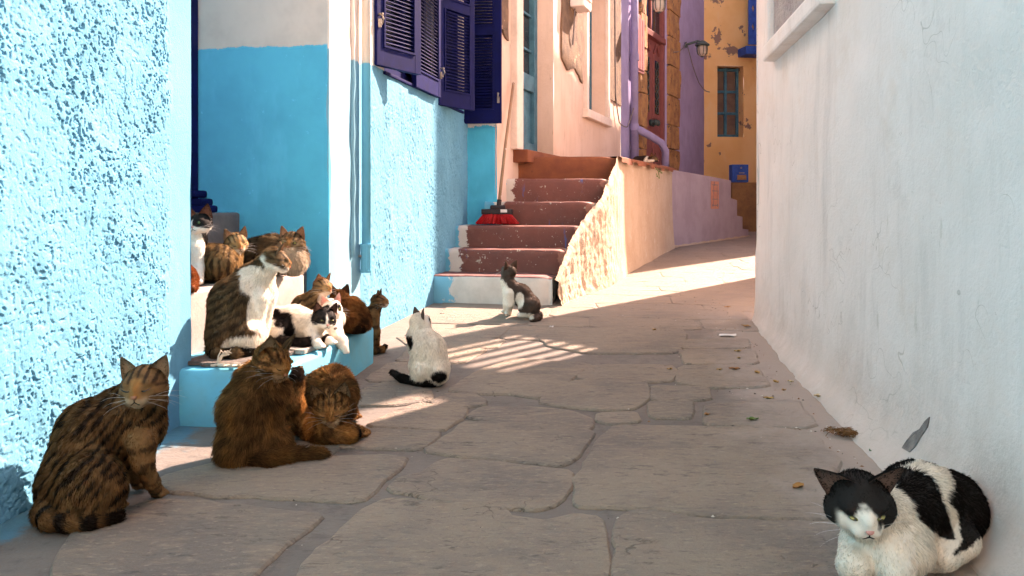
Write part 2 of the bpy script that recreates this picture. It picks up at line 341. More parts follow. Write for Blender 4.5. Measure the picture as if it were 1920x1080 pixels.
m_whitestep = M('white_step_paint', (.62, .60, .56), (.5, .5, .48), scale=9, bump=.4, speck=((.10, .38, .52), 6, .62))
m_topstep = M('rusty_brown_step_paint', (.25, .085, .04), (.19, .06, .035), scale=6, bump=.4, bscale=40, speck=((.1, .04, .03), 20, .66))
m_plaster = M('rough_sand_plaster', (.50, .385, .295), (.44, .325, .235), scale=3, bump=.7, bscale=55, bdist=.01, speck=((.52, .44, .36), 9, .62))

# ------------------------------------------------------------------ the ground and its flagstones
g_me = MB(); 
gxs = np.linspace(-9, 16, 26); gys = np.linspace(-8, 40, 25)
V = [(x, y, gz(x, y)) for x in gxs for y in gys]; Qs = [(i * 25 + j, (i + 1) * 25 + j, (i + 1) * 25 + j + 1, i * 25 + j + 1) for i in range(25) for j in range(24)]
lane = mesh('pavement', V, Qs, m_mortar); tag(lane, kind='structure')
def flag(poly, seed, h=.007, noise=.010):
    """one flagstone: an irregular slab with worn, rounded edges"""
    pts = [Vector((p[0], p[1])) for p in poly]; n = len(pts)
    ar = sum(pts[i].x * pts[(i + 1) % n].y - pts[(i + 1) % n].x * pts[i].y for i in range(n))
    if ar < 0: pts.reverse()
    out = []
    for i in range(n):                                   # round the corners (one Chaikin pass), then resample with noise
        a, b = pts[i], pts[(i + 1) % n]; out += [a * .91 + b * .09, a * .09 + b * .91]
    res = []
    for i in range(len(out)):
        a, b = out[i], out[(i + 1) % len(out)]; k = max(1, int((b - a).length / .045))
        res += [a.lerp(b, j / k) for j in range(k)]
    P = np.array([[p.x, p.y, 0] for p in res]); nn = np.stack([fbm(P * 14 + seed, 3, 5), fbm(P * 14 + seed + 50, 3, 6)], 1) * noise
    R = P[:, :2] + nn; c = R.mean(0); k = len(R)
    tang = np.roll(R, -1, 0) - np.roll(R, 1, 0); tang /= np.linalg.norm(tang, axis=1)[:, None] + 1e-9; inn = np.stack([-tang[:, 1], tang[:, 0]], 1)
    vs, fs = [], []
    for ins, z in ((-.020, -.012), (-.018, h * .3), (-.013, h * .85), (-.002, h)):
        for q_ in range(k):
            x, y = R[q_] + inn[q_] * ins; vs.append((x, y, gz(x, y) + z))
    for r in range(3):
        for q_ in range(k): fs.append((r * k + q_, r * k + (q_ + 1) % k, (r + 1) * k + (q_ + 1) % k, (r + 1) * k + q_))
    fs.append(tuple(range(3 * k, 4 * k)))
    return mesh('flagstone', vs, fs, m_stone, lane)
def z3(lst): return [(700 + x / 2.0775, 560 + y / 2.0775) for x, y in lst]
def z4(lst): return [(200 + x / 2.743, 760 + y / 2.743) for x, y in lst]
near = [
 z3([(788,800),(800,705),(850,640),(880,590),(905,538),(960,505),(1290,510),(1570,515),(1700,530),(1790,620),(1800,860),(1400,850),(1000,815),(800,805)]),
 z3([(960,960),(985,870),(1020,845),(1100,850),(1360,878),(1662,885),(1790,890),(1830,980),(1850,1120),(960,1120)]),
 z3([(70,748),(110,710),(200,690),(240,650),(290,637),(470,650),(660,672),(768,686),(750,740),(715,790),(690,810),(640,822),(500,815),(270,790)]),
 z3([(210,597),(260,570),(360,490),(450,488),(830,522),(845,532),(820,570),(760,640),(720,655),(480,625),(290,605)]),
 z3([(365,465),(430,432),(520,432),(640,432),(780,450),(840,475),(845,505),(830,515),(520,490)]),
 z3([(240,410),(280,380),(380,378),(430,400),(430,415),(350,425),(260,425)]),
 z3([(300,360),(430,280),(560,240),(840,260),(770,310),(700,370),(650,390),(540,375),(400,370)]),
 z3([(655,410),(720,345),(800,325),(1050,330),(1070,370),(1040,410),(1010,430),(890,435),(720,420)]),
 z3([(800,318),(850,265),(1160,265),(1170,290),(1160,325),(1050,328)]),
 z3([(1180,330),(1200,270),(1450,262),(1490,280),(1530,345),(1300,350)]),
 z3([(1200,205),(1470,205),(1500,255),(1225,260)]),
 z3([(640,150),(690,120),(1200,120),(1215,150),(1180,215),(830,215),(700,190)]),
 z3([(1090,410),(1230,405),(1235,440),(1215,470),(1090,468)]),
 z3([(1310,420),(1640,400),(1720,505),(1300,495)]),
 z3([(1100,345),(1290,355),(1300,395),(1090,400)]),
 z3([(890,455),(1010,450),(1025,480),(930,490),(885,478)]),
 z3([(1225,165),(1450,160),(1465,195),(1210,200)]),
 [(560,1090),(600,1040),(640,1000),(690,966),(729,944),(770,946),(827,955),(890,950),(940,960),(952,975),(1020,986),(1085,974),(1118,976),(1124,1020),(1132,1090)],
 z4([(280,385),(590,305),(1150,275),(1525,275),(1495,330),(1415,390),(1375,440),(1295,498),(900,480),(600,465),(330,445)]),
 z4([(-260,860),(-140,640),(60,560),(250,505),(480,512),(700,542),(950,572),(1080,582),(1000,660),(900,730),(800,800),(720,900),(-240,900)]),
 z4([(1150,200),(1240,152),(1400,132),(1690,152),(1680,172),(1605,232),(1230,218)]),
 z4([(1355,112),(1500,40),(1600,2),(1845,22),(1795,80),(1715,132)]),
 z4([(880,190),(1120,205),(1180,225),(1140,255),(700,275),(820,215)]),
 z3([(60,330),(215,360),(225,400),(60,420),(-80,420),(-60,370)]),
]
for i, poly in enumerate(near): flag([gp(u, v) for u, v in poly], i * 3.7, h=.010, noise=.016)
# courses of slabs farther up the lane, laid across it
r2 = random.Random(5)
s = 4.64
k = 0
while s < 15:
    dep = r2.uniform(.24, .42) * (1 + max(0, s - 6) * .05)
    tl = -1.33 + .09 * max(0, s - 3.8); tl = -1.22 + max(0, s - 5.45) * .24 + (.78 if s > 5.4 else 0); tr = .80 if s < 5.1 else 2.4 + (s - 5) * .45
    if s <= 5.4: tl = -1.22 + (s - 4.2) * .06
    t = tl + r2.uniform(-.1, .05)
    while t < tr:
        w = r2.uniform(.3, .75); t1 = min(t + w, tr)
        if t1 - t > .12:
            j = .014; u = lambda: r2.uniform(-.018, .018)
            q4 = [(s + j + u(), t + j + u()), (s + j + u(), t1 - j + u()), (s + dep - j + u(), t1 - j + u()), (s + dep - j + u(), t + j + u())]
            P4 = [al(a, b) for a, b in q4]
            if all(p.x < 12 and p.y < 20 for p in P4): flag(P4, 200 + k * 1.3, h=.006); k += 1
        t = t1
    s += dep
for q4 in ([(3.98, -1.05), (3.98, -.62), (4.2, -.6), (4.2, -1.18)], [(3.62, -1.02), (3.62, -.72), (3.95, -.66), (3.95, -1.03)], [(3.25, -1.05), (3.25, -.78), (3.58, -.76), (3.58, -1.04)], [(4.23, -1.15), (4.23, -.66), (4.6, -.63), (4.6, -1.12)], [(4.23, -.62), (4.23, -.30), (4.6, -.22), (4.6, -.60)]):
    flag([al(a, b) for a, b in q4], q4[0][0] * 9)

# ------------------------------------------------------------------ the blue house
blue = empty('blue_house', al(2.63, -1.5), 'light blue stuccoed house with navy louvred shutters and a doorstep full of cats', 'house')
LW0, LW1 = al(-4.5, -1.485), al(2.63, -1.485)
def d_plain(seed, amp=.004, sc=1.7):
    return lambda A, Z: amp * fbm(np.stack([A * sc, Z * sc, 0 * A + seed], 1), 3, seed)
def d_stucco(seed, cell, depth, fade=None, plateau=.05):
    def f(A, Z):
        P = np.stack([A / cell, Z / cell, 0 * A + seed], 1)
        w = np.stack([fbm(P * .6 + 9, 2, seed + 7), fbm(P * .6 + 31, 2, seed + 8), 0 * A], 1) * .9
        b = fbm((P + w) * np.array([1.0, .85, 1]), 3, seed)
        big = fbm(P * .22, 2, seed + 3)
        h = sstep(-.42, plateau, b + .22 * big) * depth + .28 * depth * fbm(P * 2.6, 2, seed + 5) + .4 * depth * big
        h = h * (.40 + .75 * sstep(-.35, .45, fbm(P * .07 + 3, 3, seed + 11)))
        if fade is not None: h = h * fade(A, Z)
        return h + .004 * fbm(P * .05, 2, seed + 9)
    return f
Lw = (LW1 - LW0).length; split = 5.98
mid = LW0.lerp(LW1, split / Lw)
mid0 = LW0.lerp(LW1, (split - 1.1) / Lw)
wall_sheet('wall', LW0, mid0, -.3, 5.6, .12, d_plain(3, .008), m_stucco, blue, thick=.5)
edge = lambda A, Z: 1 - .93 * sstep(Lw - split - .17, Lw - split - .115, A + .02 * fbm(np.stack([A * 12, Z * 12, A * 0], 1), 2, 4))
f_st = d_stucco(11, .0082, .0052, edge, -.08)
wall_sheet('wall', mid, LW1, -.05, 1.75, .0024, f_st, m_stucco, blue, thick=.5)
wall_sheet('wall', mid0, mid, -.05, 1.75, .0045, lambda A, Z: f_st(A - 1.1, Z), m_stucco, blue, thick=.5)
wall_sheet('wall', mid0, LW1, 1.7501, 2.4, .007, lambda A, Z: f_st(A - 1.1, Z), m_stucco, blue, thick=.5)
wall_sheet('wall', mid0, LW1, 2.4001, 5.6, .1, d_plain(4, .006), m_stucco, blue, thick=.5)
# recess with the door
C2 = Vector((-.888, 3.88)); J1 = Vector((-.364, 6.5)); J2 = Vector((-.13, 6.47))
RB = al(3.74, -2.12)
wall_sheet('wall', RB, (C2.x, C2.y), -.05, 5.6, .035, d_plain(5, .0025, 3), m_recess, blue, thick=.12)
wall_sheet('wall', al(2.63, -2.14), RB, 2.9, 5.6, .2, None, m_recess, blue, thick=.2)
# house front under the shutters: smooth corner strip, then stucco, windows above
w2L = (J1 - C2).length; d2 = (J1 - C2) / w2L; n2 = Vector((d2.y, -d2.x))
def w2(Y, off=0., z=0.):
    a = (Y - C2.y) / d2.y; p = C2 + d2 * a + n2 * off; return Vector((p.x, p.y, z))
def w2a(Y): return (Y - C2.y) / d2.y
strip = .40
holes2 = [(w2a(4.62), w2a(5.52), 1.59, 3.0, .14), (w2a(5.80), w2a(6.34), 1.56, 3.0, .14)]
pS = C2 + d2 * strip
wall_sheet('wall', C2, pS, -.05, 5.6, .03, d_plain(6, .003, 4), m_corner, blue, thick=.3)
fade2 = lambda A, Z: sstep(0, .05, A + .015 * fbm(np.stack([A * 14, Z * 14, A * 0], 1), 2, 5)) * (1 - .8 * sstep(1.50, 1.56, Z))
h2 = [(a - strip, b - strip, c, d, e) for a, b, c, d, e in holes2]
wall_sheet('wall', pS, J1, -.05, 2.6, .0058, d_stucco(23, .0095, .0046, fade2, -.1), m_stucco2, blue, holes=[(a, b, c, 2.6 + .01, e) for a, b, c, d, e in h2], thick=.3)
wall_sheet('wall', pS, J1, 2.602, 5.6, .1, d_plain(8), m_stucco2, blue, thick=.3)
wall_sheet('wall', J1, J2 + (J2 - J1) * .02, -.05, 5.6, .05, d_plain(9, .003), m_jog, blue, thick=.2)
# raised seam of plaster beside the pipe
mb = MB(); mb.tube([w2(4.16 + .004 * math.sin(z * 9), .004, z) for z in np.linspace(.55, 2.6, 24)], [.012 + .004 * math.sin(z * 23) for z in np.linspace(.5, 2.6, 24)], 7)
mb.build('plaster_seam', m_corner, blue, True)
# windows behind the shutters
for (a0, a1, z0, z1, dep) in holes2:
    def wp(a, off, z): q_ = C2 + d2 * a + n2 * off; return Vector((q_.x, q_.y, z))
    fm = frame_mat(d2); am = (a0 + a1) / 2
    win = MB()
    for a in (a0 + .02, a1 - .02, am): win.box(wp(a, -.06, (z0 + z1) / 2), (.045, .05, z1 - z0), fm)
    win.box(wp(am, -.06, z0 + .03), (a1 - a0, .056, .06), fm); win.box(wp(am, -.06, z0 + .75), (a1 - a0, .046, .035), fm)
    w_ = win.build('window', m_darkblue, blue)
    MB().box(wp(am, -.075, (z0 + z1) / 2), (a1 - a0, .006, z1 - z0), fm).build('pane', m_glass, w_)
    MB().bbox(wp(am, -.02, z0 - .004), (a1 - a0 + .02, .07, .018), fm).build('window_sill', m_darkblue, blue)
# louvred shutters
slat_me = {}
def shutter(p0, p1, z0, z1, label, flip=1):
    p0 = Vector(p0); p1 = Vector(p1); d = (p1 - p0); L = d.length; d.normalize(); fm = frame_mat(d); n_ = Vector((d.y, -d.x)); st = .06; th = .034
    def at(a, off, z): q_ = p0 + d * a + n_ * off; return Vector((q_.x, q_.y, z))
    rails = [z0 + .055, z0 + .74, z1 - .05]
    mb = MB()
    for a in (st / 2, L - st / 2): mb.bbox(at(a, 0, (z0 + z1) / 2), (st, th, z1 - z0), fm, .003)
    for z in rails: mb.bbox(at(L / 2, 0, z), (L - 2 * st + .004, th - .002, .11 if z == rails[0] else .075), fm, .003)
    o = mb.build('shutter', m_darkblue, blue); o['label'] = label
    inner = L - 2 * st; key = round(inner, 2)
    if key not in slat_me:
        b = MB(); b.bbox((0, 0, 0), (inner + .006, .040, .006), None, .002)
        me = bpy.data.meshes.new('slat'); me.from_pydata([tuple(v) for v in b.v], [], b.f); me.materials.append(m_darkblue); slat_me[key] = me
    bead = MB()
    for (za, zb) in ((rails[0] + .055, rails[1] - .0375), (rails[1] + .0375, rails[2] - .0375)):
        k = int((zb - za) / .0235)
        for i in range(k):
            z = za + (i + .6) * (zb - za) / k
            if z > 2.75: continue
            s_ = bpy.data.objects.new('slat', slat_me[key]); COL.objects.link(s_); s_.parent = o
            s_.matrix_parent_inverse = Matrix.Identity(4); c = at(L / 2, 0, z)
            s_.matrix_basis = Matrix.Translation(c) @ (fm @ Matrix.Rotation(rad(-38 * flip), 3, 'X')).to_4x4()
            s_.location -= Vector((0, 0, 0))
        for a in (st + .006, L - st - .006): bead.box(at(a, flip * th / 2 + .002, (za + zb) / 2), (.012, .008, zb - za), fm)
        bead.box(at(L / 2, flip * th / 2 + .0022, za + .004), (inner, .0084, .012), fm)
    bead.build('bead', m_darkblue, o)
    return o, at
sh1, at1 = shutter((-.768, 4.47), (-.5625, 4.83), 1.605, 2.95, 'shutter leaf swung half open, its slats catching the sun')
sh2, at2 = shutter((-.625, 5.10), (-.515, 5.63), 1.575, 2.95, 'shutter leaf standing parallel to the wall in full sun')
sh3, at3 = shutter((-.532, 5.70), (-.295, 6.06), 1.535, 2.95, 'shutter leaf swung open and in shade')
sh4, at4 = shutter((-.405, 6.42), (-.083, 6.385), 1.475, 2.95, 'shutter leaf swung square to the wall beside the broom')
for sh, at, a, z in ((sh1, at1, .02, 1.86), (sh2, at2, .52, 1.75), (sh4, at4, .30, 1.68)):
    mb = MB(); mb.tube([at(a, .035, z - .03), at(a, .05, z), at(a, .035, z + .03)], .006, 6); mb.tube([at(a, .0, z + .03), at(a, .045, z + .03)], .007, 6); mb.bbox(at(a, .02, z - .02), (.02, .012, .05), None, .003)
    mb.build('latch', m_metal, sh)
# rain pipe
mb = MB(); mb.tube([w2(4.27, .034, .47), w2(4.27, .034, 4.5)], .0235, 14)
pipe = mb.build('drainpipe', m_pipe, blue, True)
mb = MB()
for z0, z1, r in ((.462, .475, .033), (.475, .60, .030), (.60, .615, .033)): mb.tube([w2(4.27, .034, z0), w2(4.27, .034, z1)], r, 14)
mb.build('pipe_collar', m_pipe, pipe)
MB().box(w2(4.27, .0, .55), (.05, .05, .012), frame_mat(d2)).build('pipe_bracket', m_metal, pipe)
# door, frame with plinths
dt = -2.09; ds0, ds1 = 2.70, 3.70; dz = .79
door = empty('door', (0, 0, 0)); door.parent = blue; door.location = -blue.location
ad, an = Vector((.132, .9913)), Vector((.9913, -.132)); fmA = frame_mat(ad)
def ap(s_, t_, z): return al(s_, t_, z)
mb = MB(); mb.box(ap((ds0 + ds1) / 2, dt - .04, dz + 1.0), (ds1 - ds0, .04, 2.0), fmA)
leaf = mb.build('door_leaf', m_navy, door)
for sc_ in (2.95, 3.45):
    for zc, h in ((1.2, .55), (2.1, .9)): MB().bbox(ap(sc_, dt - .018, zc), (.34, .02, h), fmA, .008).build('door_panel', m_navy, leaf)
for sc_ in (ds0 - .03, ds1 - .03):
    mb = MB(); mb.bbox(ap(sc_ + .005, dt + .012, dz + 1.05), (.09, .036, 2.1), fmA, .008)
    for zz, w_ in ((.012, .125), (.045, .10), (.085, .07)): mb.bbox(ap(sc_ + .005, dt + w_ / 2, dz + zz + .0), (.12, w_, .036), fmA, .012)
    mb.build('door_frame', m_darkblue, door)
MB().box(ap(3.2, dt + .02, dz + 2.1), (1.1, .12, .1), fmA).build('door_frame', m_darkblue, door)
# the three doorsteps
def slab(name, m, s0, s1, t0, t1, z0, z1, b=.012, seed=1, amp=.004, slant=0):
    bm = bmesh.new(); bmesh.ops.create_cube(bm, size=1)
    for v in bm.verts: v.co = Vector(((v.co.x + .5) * (s1 - s0) + s0, (v.co.y + .5) * (t1 - t0) + t0, (v.co.z + .5) * (z1 - z0) + z0))
    bmesh.ops.subdivide_edges(bm, edges=[e for e in bm.edges if abs(e.verts[0].co.z - e.verts[1].co.z) < 1e-6], cuts=14, use_grid_fill=True)
    be = [e for e in bm.edges if len(e.link_faces) == 2 and e.calc_face_angle(0) > 1]
    bmesh.ops.bevel(bm, geom=be, offset=b, segments=3, affect='EDGES', profile=.5)
    P = np.array([v.co[:] for v in bm.verts]); nz = fbm(P * 9 + seed, 3, seed) * amp; nx = fbm(P * 9 + seed + 40, 3, seed) * amp
    for v, a, c in zip(bm.verts, nz, nx):
        sl_ = slant * (v.co.x - s0) / (s1 - s0) * (v.co.y - t0) / (t1 - t0)
        w = al(v.co.x + c, v.co.y + c + sl_, v.co.z + (a if v.co.z > (z0 + z1) / 2 else 0)); v.co = w
    me = bpy.data.meshes.new(name); bm.to_mesh(me); bm.free(); return link(name, me, m, blue, True)
st1 = slab('doorstep', m_step_blue, 2.56, 3.60, -2.0, -1.126, -.05, .262, .018, 2, .006); st1['label'] = 'lowest doorstep, painted light blue'
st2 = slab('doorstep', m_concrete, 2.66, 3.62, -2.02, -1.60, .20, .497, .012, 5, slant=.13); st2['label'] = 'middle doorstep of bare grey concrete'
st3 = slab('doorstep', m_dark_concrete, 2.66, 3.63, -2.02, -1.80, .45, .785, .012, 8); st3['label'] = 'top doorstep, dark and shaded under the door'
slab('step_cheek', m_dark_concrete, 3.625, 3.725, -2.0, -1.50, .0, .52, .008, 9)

# ------------------------------------------------------------------ outside staircase
stair = empty('staircase', (0, 5.6, .13), 'worn dark red outside stairs with rough plaster flank and a raised landing', 'stairs')
LY = [5.60, 5.88, 6.16, 6.44, 6.72, 7.00]; RY = [5.42, 5.72, 6.03, 6.35, 6.67, 7.00]
RX = [.275, .405, .545, .665, .825, .91]; SZ = [.335, .50, .664, .85, 1.044, 1.249]
LX = [-.62, -.58, -.54, -.22, -.12, -.04]
def ribbon_step(i, m, name='step'):
    nx_ = 26; prof_dep = .42 if i < 5 else 1.0; zb = [.05, .28, .45, .6, .78, .98][i]; z = SZ[i]
    prof = [(0.0, zb), (0.004, zb + (z - zb) * .35), (0.0, zb + (z - zb) * .7), (-.004, z - .03), (.0, z - .012), (.010, z - .002), (.03, z), (.12, z - .001), (prof_dep, z)]
    V = []
    for k in range(nx_ + 1):
        f = k / nx_; p = Vector((LX[i], LY[i])).lerp(Vector((RX[i], RY[i])), f); dd = Vector((.17, .98)).normalized()
        for (dp, zz) in prof:
            q_ = p + dd * dp; V.append((q_.x, q_.y, zz))
    V = np.array(V); nn = fbm(V * 11 + i * 7, 4, 31 + i); V[:, 1] -= nn * .008; V[:, 2] += fbm(V * 13 + 70, 3, 40 + i) * .005
    rnd = np.repeat(sstep(.9, 1.0, np.linspace(0, 1, nx_ + 1)), len(prof)); V[:, 1] += rnd * .035; V[:, 2] -= rnd * .012
    kp = len(prof); Q = [(a * kp + b, (a + 1) * kp + b, (a + 1) * kp + b + 1, a * kp + b + 1) for a in range(nx_) for b in range(kp - 1)]
    V = [tuple(v) for v in V]; Q += [tuple(range(kp)) [::-1], tuple(nx_ * kp + b for b in range(kp))]
    o = mesh(name, V, Q, m, stair, True); return o
m_lowstep = None
m, t, n, l, bs = nt('lowest_step_paint'); q = N(t); p = q.pos(); s_ = q.sep(p)
nz_ = n.new('ShaderNodeNewGeometry').outputs['Normal']; up = q.ramp(q.sep(nz_)[2], .45, .7)
c = q.mix(q.ramp(q.noise(p, 7, 6, .7), .35, .7), (.64, .61, .57), (.54, .52, .48)); c = q.mix(q.ramp(q.math('ADD', q.math('MULTIPLY', s_[0], -1), q.math('MULTIPLY', q.noise(p, 9, 5, .75), .5)), .66, .69), c, (.10, .44, .6))
c = q.mix(up, c, q.mix(q.ramp(q.noise(p, 12, 6, .7), .5, .6), (.16, .06, .055), (.24, .12, .11)))
l.new(c, bs.inputs['Base Color']); bs.inputs['Roughness'].default_value = .75; l.new(q.bump(q.noise(p, 30, 6, .7), .5, .006), bs.inputs['Normal']); m_lowstep = m
for i in range(6):
    ribbon_step(i, m_lowstep if i == 0 else m_topstep if i == 5 else redstep([0, -.40, -.36, -.09, -.01][i], RX[i]))
# landing and flank
pathP = [(.27, 5.44), (.46, 6.0), (.70, 6.45), (.905, 7.0), (1.31, 8.2), (2.1, 10.5)]
LZ = lambda Y: 1.249 + max(0, Y - 7) * .018
def path_at(a):
    for i in range(len(pathP) - 1):
        p_, q_ = Vector(pathP[i]), Vector(pathP[i + 1]); L = (q_ - p_).length
        if a <= L or i == len(pathP) - 2: return p_ + (q_ - p_) * min(1, a / L), (q_ - p_).normalized()
        a -= L
PL = sum((Vector(pathP[i + 1]) - Vector(pathP[i])).length for i in range(len(pathP) - 1))
na, nh = 330, 64; V = np.zeros((na, nh, 3)); 
for i in range(na):
    f = i / (na - 1); a = PL * (f ** 1.25); p_, d_ = path_at(a); n_ = Vector((d_.y, -d_.x))
    ramp_z = .335 + (p_.y - 5.44) / (7.0 - 5.44) * (1.249 - .335) - .02 * (1 if p_.y < 6.95 else 0)
    zt = min(ramp_z, LZ(p_.y) - .004); z0_ = gz(0, p_.y) - .03
    for j in range(nh):
        h = j / (nh - 1); V[i, j] = (p_.x, p_.y, z0_ + (zt - z0_) * h)
W_ = V.reshape(-1, 3); P_ = W_.copy(); rough = sstep(7.6, 6.3, P_[:, 1])
P3 = np.stack([P_[:, 0] * 1.0 + P_[:, 1], P_[:, 2] * .55, P_[:, 0] * 0], 1)
dn = (0.018 * fbm(P3 * 15, 4, 61, .6) + .014 * np.abs(fbm(P3 * 30 + 5, 3, 62))) * (rough * .95 + .10) + .012 * fbm(P3 * 2, 2, 64)
hrel = np.tile(np.linspace(0, 1, nh), na); dn += .035 * (1 - hrel) ** 3 - .03 * sstep(.93, 1.0, hrel) * rough + .045 * rough + .006
W_[:, 0] += dn * .92; W_[:, 1] -= dn * .36
idx = np.arange(na * nh).reshape(na, nh); Q = np.stack([idx[:-1, :-1], idx[1:, :-1], idx[1:, 1:], idx[:-1, 1:]], -1).reshape(-1, 4)
npmesh('flank', W_, Q, m_plaster, stair)
land = [(-.1, 7.06), (.92, 7.06), (1.29, 8.2), (2.07, 10.5), (2.5, 11.6), (3.3, 13.2), (2.4, 13.4), (1.4, 11.2), (.3, 8.1)]
mb = MB(); mb.prism(land, .2, 1.235); mb.build('landing', m_topstep, stair)
capv = []
for side in (0, 1):
    pass
mb = MB()
for i in range(14):
    f0, f1 = i / 14, (i + 1) / 14
    a, b = Vector((.93, 7.02)).lerp(Vector((2.12, 10.52)), f0), Vector((.93, 7.02)).lerp(Vector((2.12, 10.52)), f1)
    d_ = (b - a).normalized(); n_ = Vector((d_.y, -d_.x)); dz_ = .05 + .018 * math.sin(i * 2.3)
    qs = []
    for p_ in (a, b):
        zt = LZ(p_.y); qs.append([p_ + n_ * .035, p_ - n_ * .30, zt])
    (ao, ai, az), (bo, bi, bz) = qs
    mb.add([(ao.x, ao.y, az - dz_), (bo.x, bo.y, bz - dz_), (bo.x, bo.y, bz - .01), (ao.x, ao.y, az - .01), (ao.x - n_.x * .02, ao.y - n_.y * .02, az), (bo.x - n_.x * .02, bo.y - n_.y * .02, bz), (ai.x, ai.y, az), (bi.x, bi.y, bz)],
           [(0, 1, 2, 3), (3, 2, 5, 4), (4, 5, 7, 6)])
mb.build('landing_edge', m_topstep, stair)
# lilac parapet with a stepped end, beyond the landing
par = empty('parapet', (2.2, 10.6, .26), 'lilac grey plastered parapet stepping down at its far end', 'wall')
q0, q1 = Vector((2.10, 10.53)), Vector((3.80, 12.86)); dq = (q1 - q0); Lq = dq.length; dq.normalize(); fq = frame_mat(dq)
def qp(a, off, z): p_ = q0 + dq * a + Vector((dq.y, -dq.x)) * off; return Vector((p_.x, p_.y, z))
prof = [(0, 1.29), (.55, 1.27), (1.40, 1.235), (2.12, 1.20), (2.12, .93), (2.38, .90), (2.38, .66), (2.62, .64), (2.62, .45), (Lq, .43)]
mb = MB(); ring = [(0, .2)] + prof + [(Lq, .2)]
vs = [qp(a, 0, z) for a, z in ring] + [qp(a, -.28, z) for a, z in ring]; kk = len(ring)
mb.add(vs, [tuple(range(kk))[::-1], tuple(range(kk, 2 * kk))] + [(i, (i + 1) % kk, kk + (i + 1) % kk, kk + i) for i in range(kk)])
mb.build('wall', m_parapet, par)
mb = MB()
for i in range(16):
    a = Lq * i / 15; mb.add([qp(a, .0, .24), ], [])
mb = MB(); pts = [qp(Lq * i / 30, .004, gz(0, qp(Lq * i / 30, 0, 0).y) + .008) for i in range(31)]
mb.tube(pts, [.022 + .008 * math.sin(i * 1.9) for i in range(31)], 6); mb.build('foot_splash', m_plaster, par, True)
m_notice = None
m, t, n, l, bs = nt('faded_orange_paper'); q = N(t); p = q.pos('obj')
l.new(q.mix(q.ramp(q.noise(p, 12, 5), .4, .7), (.55, .24, .16), (.47, .20, .14)), bs.inputs['Base Color']); bs.inputs['Roughness'].default_value = .9; m_notice = m
notice = empty('notice', qp(1.47, .02, .9), 'faded orange paper notice with thin dark lines pasted on the lilac parapet', 'notice')
MB().box(qp(1.47, .006, .97), (.29, .006, .40), fq).build('sheet', m_notice, notice)
for k, zz in enumerate((1.12, 1.03, .91, .82)):
    MB().box(qp(1.47, .0105, zz), (.22, .003, .012), fq).build('printed_line', m_wire, notice)
for a in (-.07, .07): MB().box(qp(1.47 + a, .0125, .965), (.008, .003, .30), fq).build('printed_line', m_wire, notice)
for a in (-.085, .085): MB().lathe(qp(1.47 + a, .0125, .82), [(.022, -.001), (.022, .001)], 10, (fq @ Matrix.Rotation(rad(90), 3, 'X'))).build('printed_mark', m_wire, notice)
MB().box(qp(1.43, .0115, 1.135), (.02, .003, .06), fq).build('printed_mark', m_wire, notice)

# ------------------------------------------------------------------ rosy house behind the stairs
rosy = empty('rosy_house', (0, 6.5, 1.2), 'rosy plastered house with teal door and bare brown patches above the stairs', 'house')
W30, W31 = Vector((-.13, 6.47)), Vector((1.51, 11.15)); d3 = (W31 - W30).normalized(); L3 = (W31 - W30).length; f3 = frame_mat(d3)
def w3(a, off, z): p_ = W30 + d3 * a + Vector((d3.y, -d3.x)) * off; return Vector((p_.x, p_.y, z))
def w3a(Y): return (Y - W30.y) / d3.y
dA0, dA1 = w3a(7.02), w3a(8.02); wA0, wA1 = w3a(9.28), w3a(10.25)
wall_sheet('wall', W30, W31, .1, 5.6, .06, d_plain(13, .012, 2), m_pinkwall, rosy, holes=[(dA0, dA1, 1.26, 3.5, .22), (wA0, wA1, 1.93, 3.7, .26)], thick=.3)
# pilaster beside the door, ending in a block
mb = MB(); mb.bbox(w3(dA0 - .13, .02, 2.45), (.17, .075, 2.3), f3, .012); mb.build('pilaster', m_trim, rosy)
MB().bbox(w3((dA0 + dA1) / 2, -.05, 1.245), (dA1 - dA0 + .3, .36, .11), f3, .012).build('threshold', m_topstep, rosy)
tdoor = MB()
for a in (dA0 + .05, dA1 - .05, (dA0 + dA1) / 2): tdoor.bbox(w3(a, -.2, 2.38), (.10, .07, 2.24), f3, .006)
for z in (1.35, 2.02, 3.4): tdoor.bbox(w3((dA0 + dA1) / 2, -.2, z), (dA1 - dA0, .064, .16), f3, .006)
td = tdoor.build('door', m_teal, rosy)
for a in (dA0 + .27, dA1 - .27):
    MB().bbox(w3(a, -.22, 1.68), (.36, .03, .52), f3, .012).build('door_panel', m_teal, td)
    MB().box(w3(a, -.225, 2.75), (.36, .008, 1.3), f3).build('pane', m_glass, td)
    for z in (2.35, 2.7, 3.05): MB().box(w3(a, -.205, z), (.36, .02, .02), f3).build('glazing_bar', m_teal, td)
# window with moulded plaster surround
mb = MB(); sw = .10
for a in (wA0 - sw / 2, wA1 + sw / 2): mb.bbox(w3(a, .015, 2.78), (sw, .06, 1.9), f3, .01)
mb.bbox(w3((wA0 + wA1) / 2, .02, 1.88), (wA1 - wA0 + 2 * sw + .06, .09, .10), f3, .012)
mb.build('window_surround', m_trim, rosy)
mb = MB()
for a in (wA0 + .04, wA1 - .04, (wA0 + wA1) / 2): mb.bbox(w3(a, -.2, 2.8), (.07, .05, 1.75), f3, .005)
for z in (1.97, 2.5, 3.0): mb.bbox(w3((wA0 + wA1) / 2, -.2, z), (wA1 - wA0, .045, .06), f3, .005)
rw = mb.build('window', m_teal, rosy); MB().box(w3((wA0 + wA1) / 2, -.225, 2.8), (wA1 - wA0, .008, 1.75), f3).build('pane', m_glass, rw)
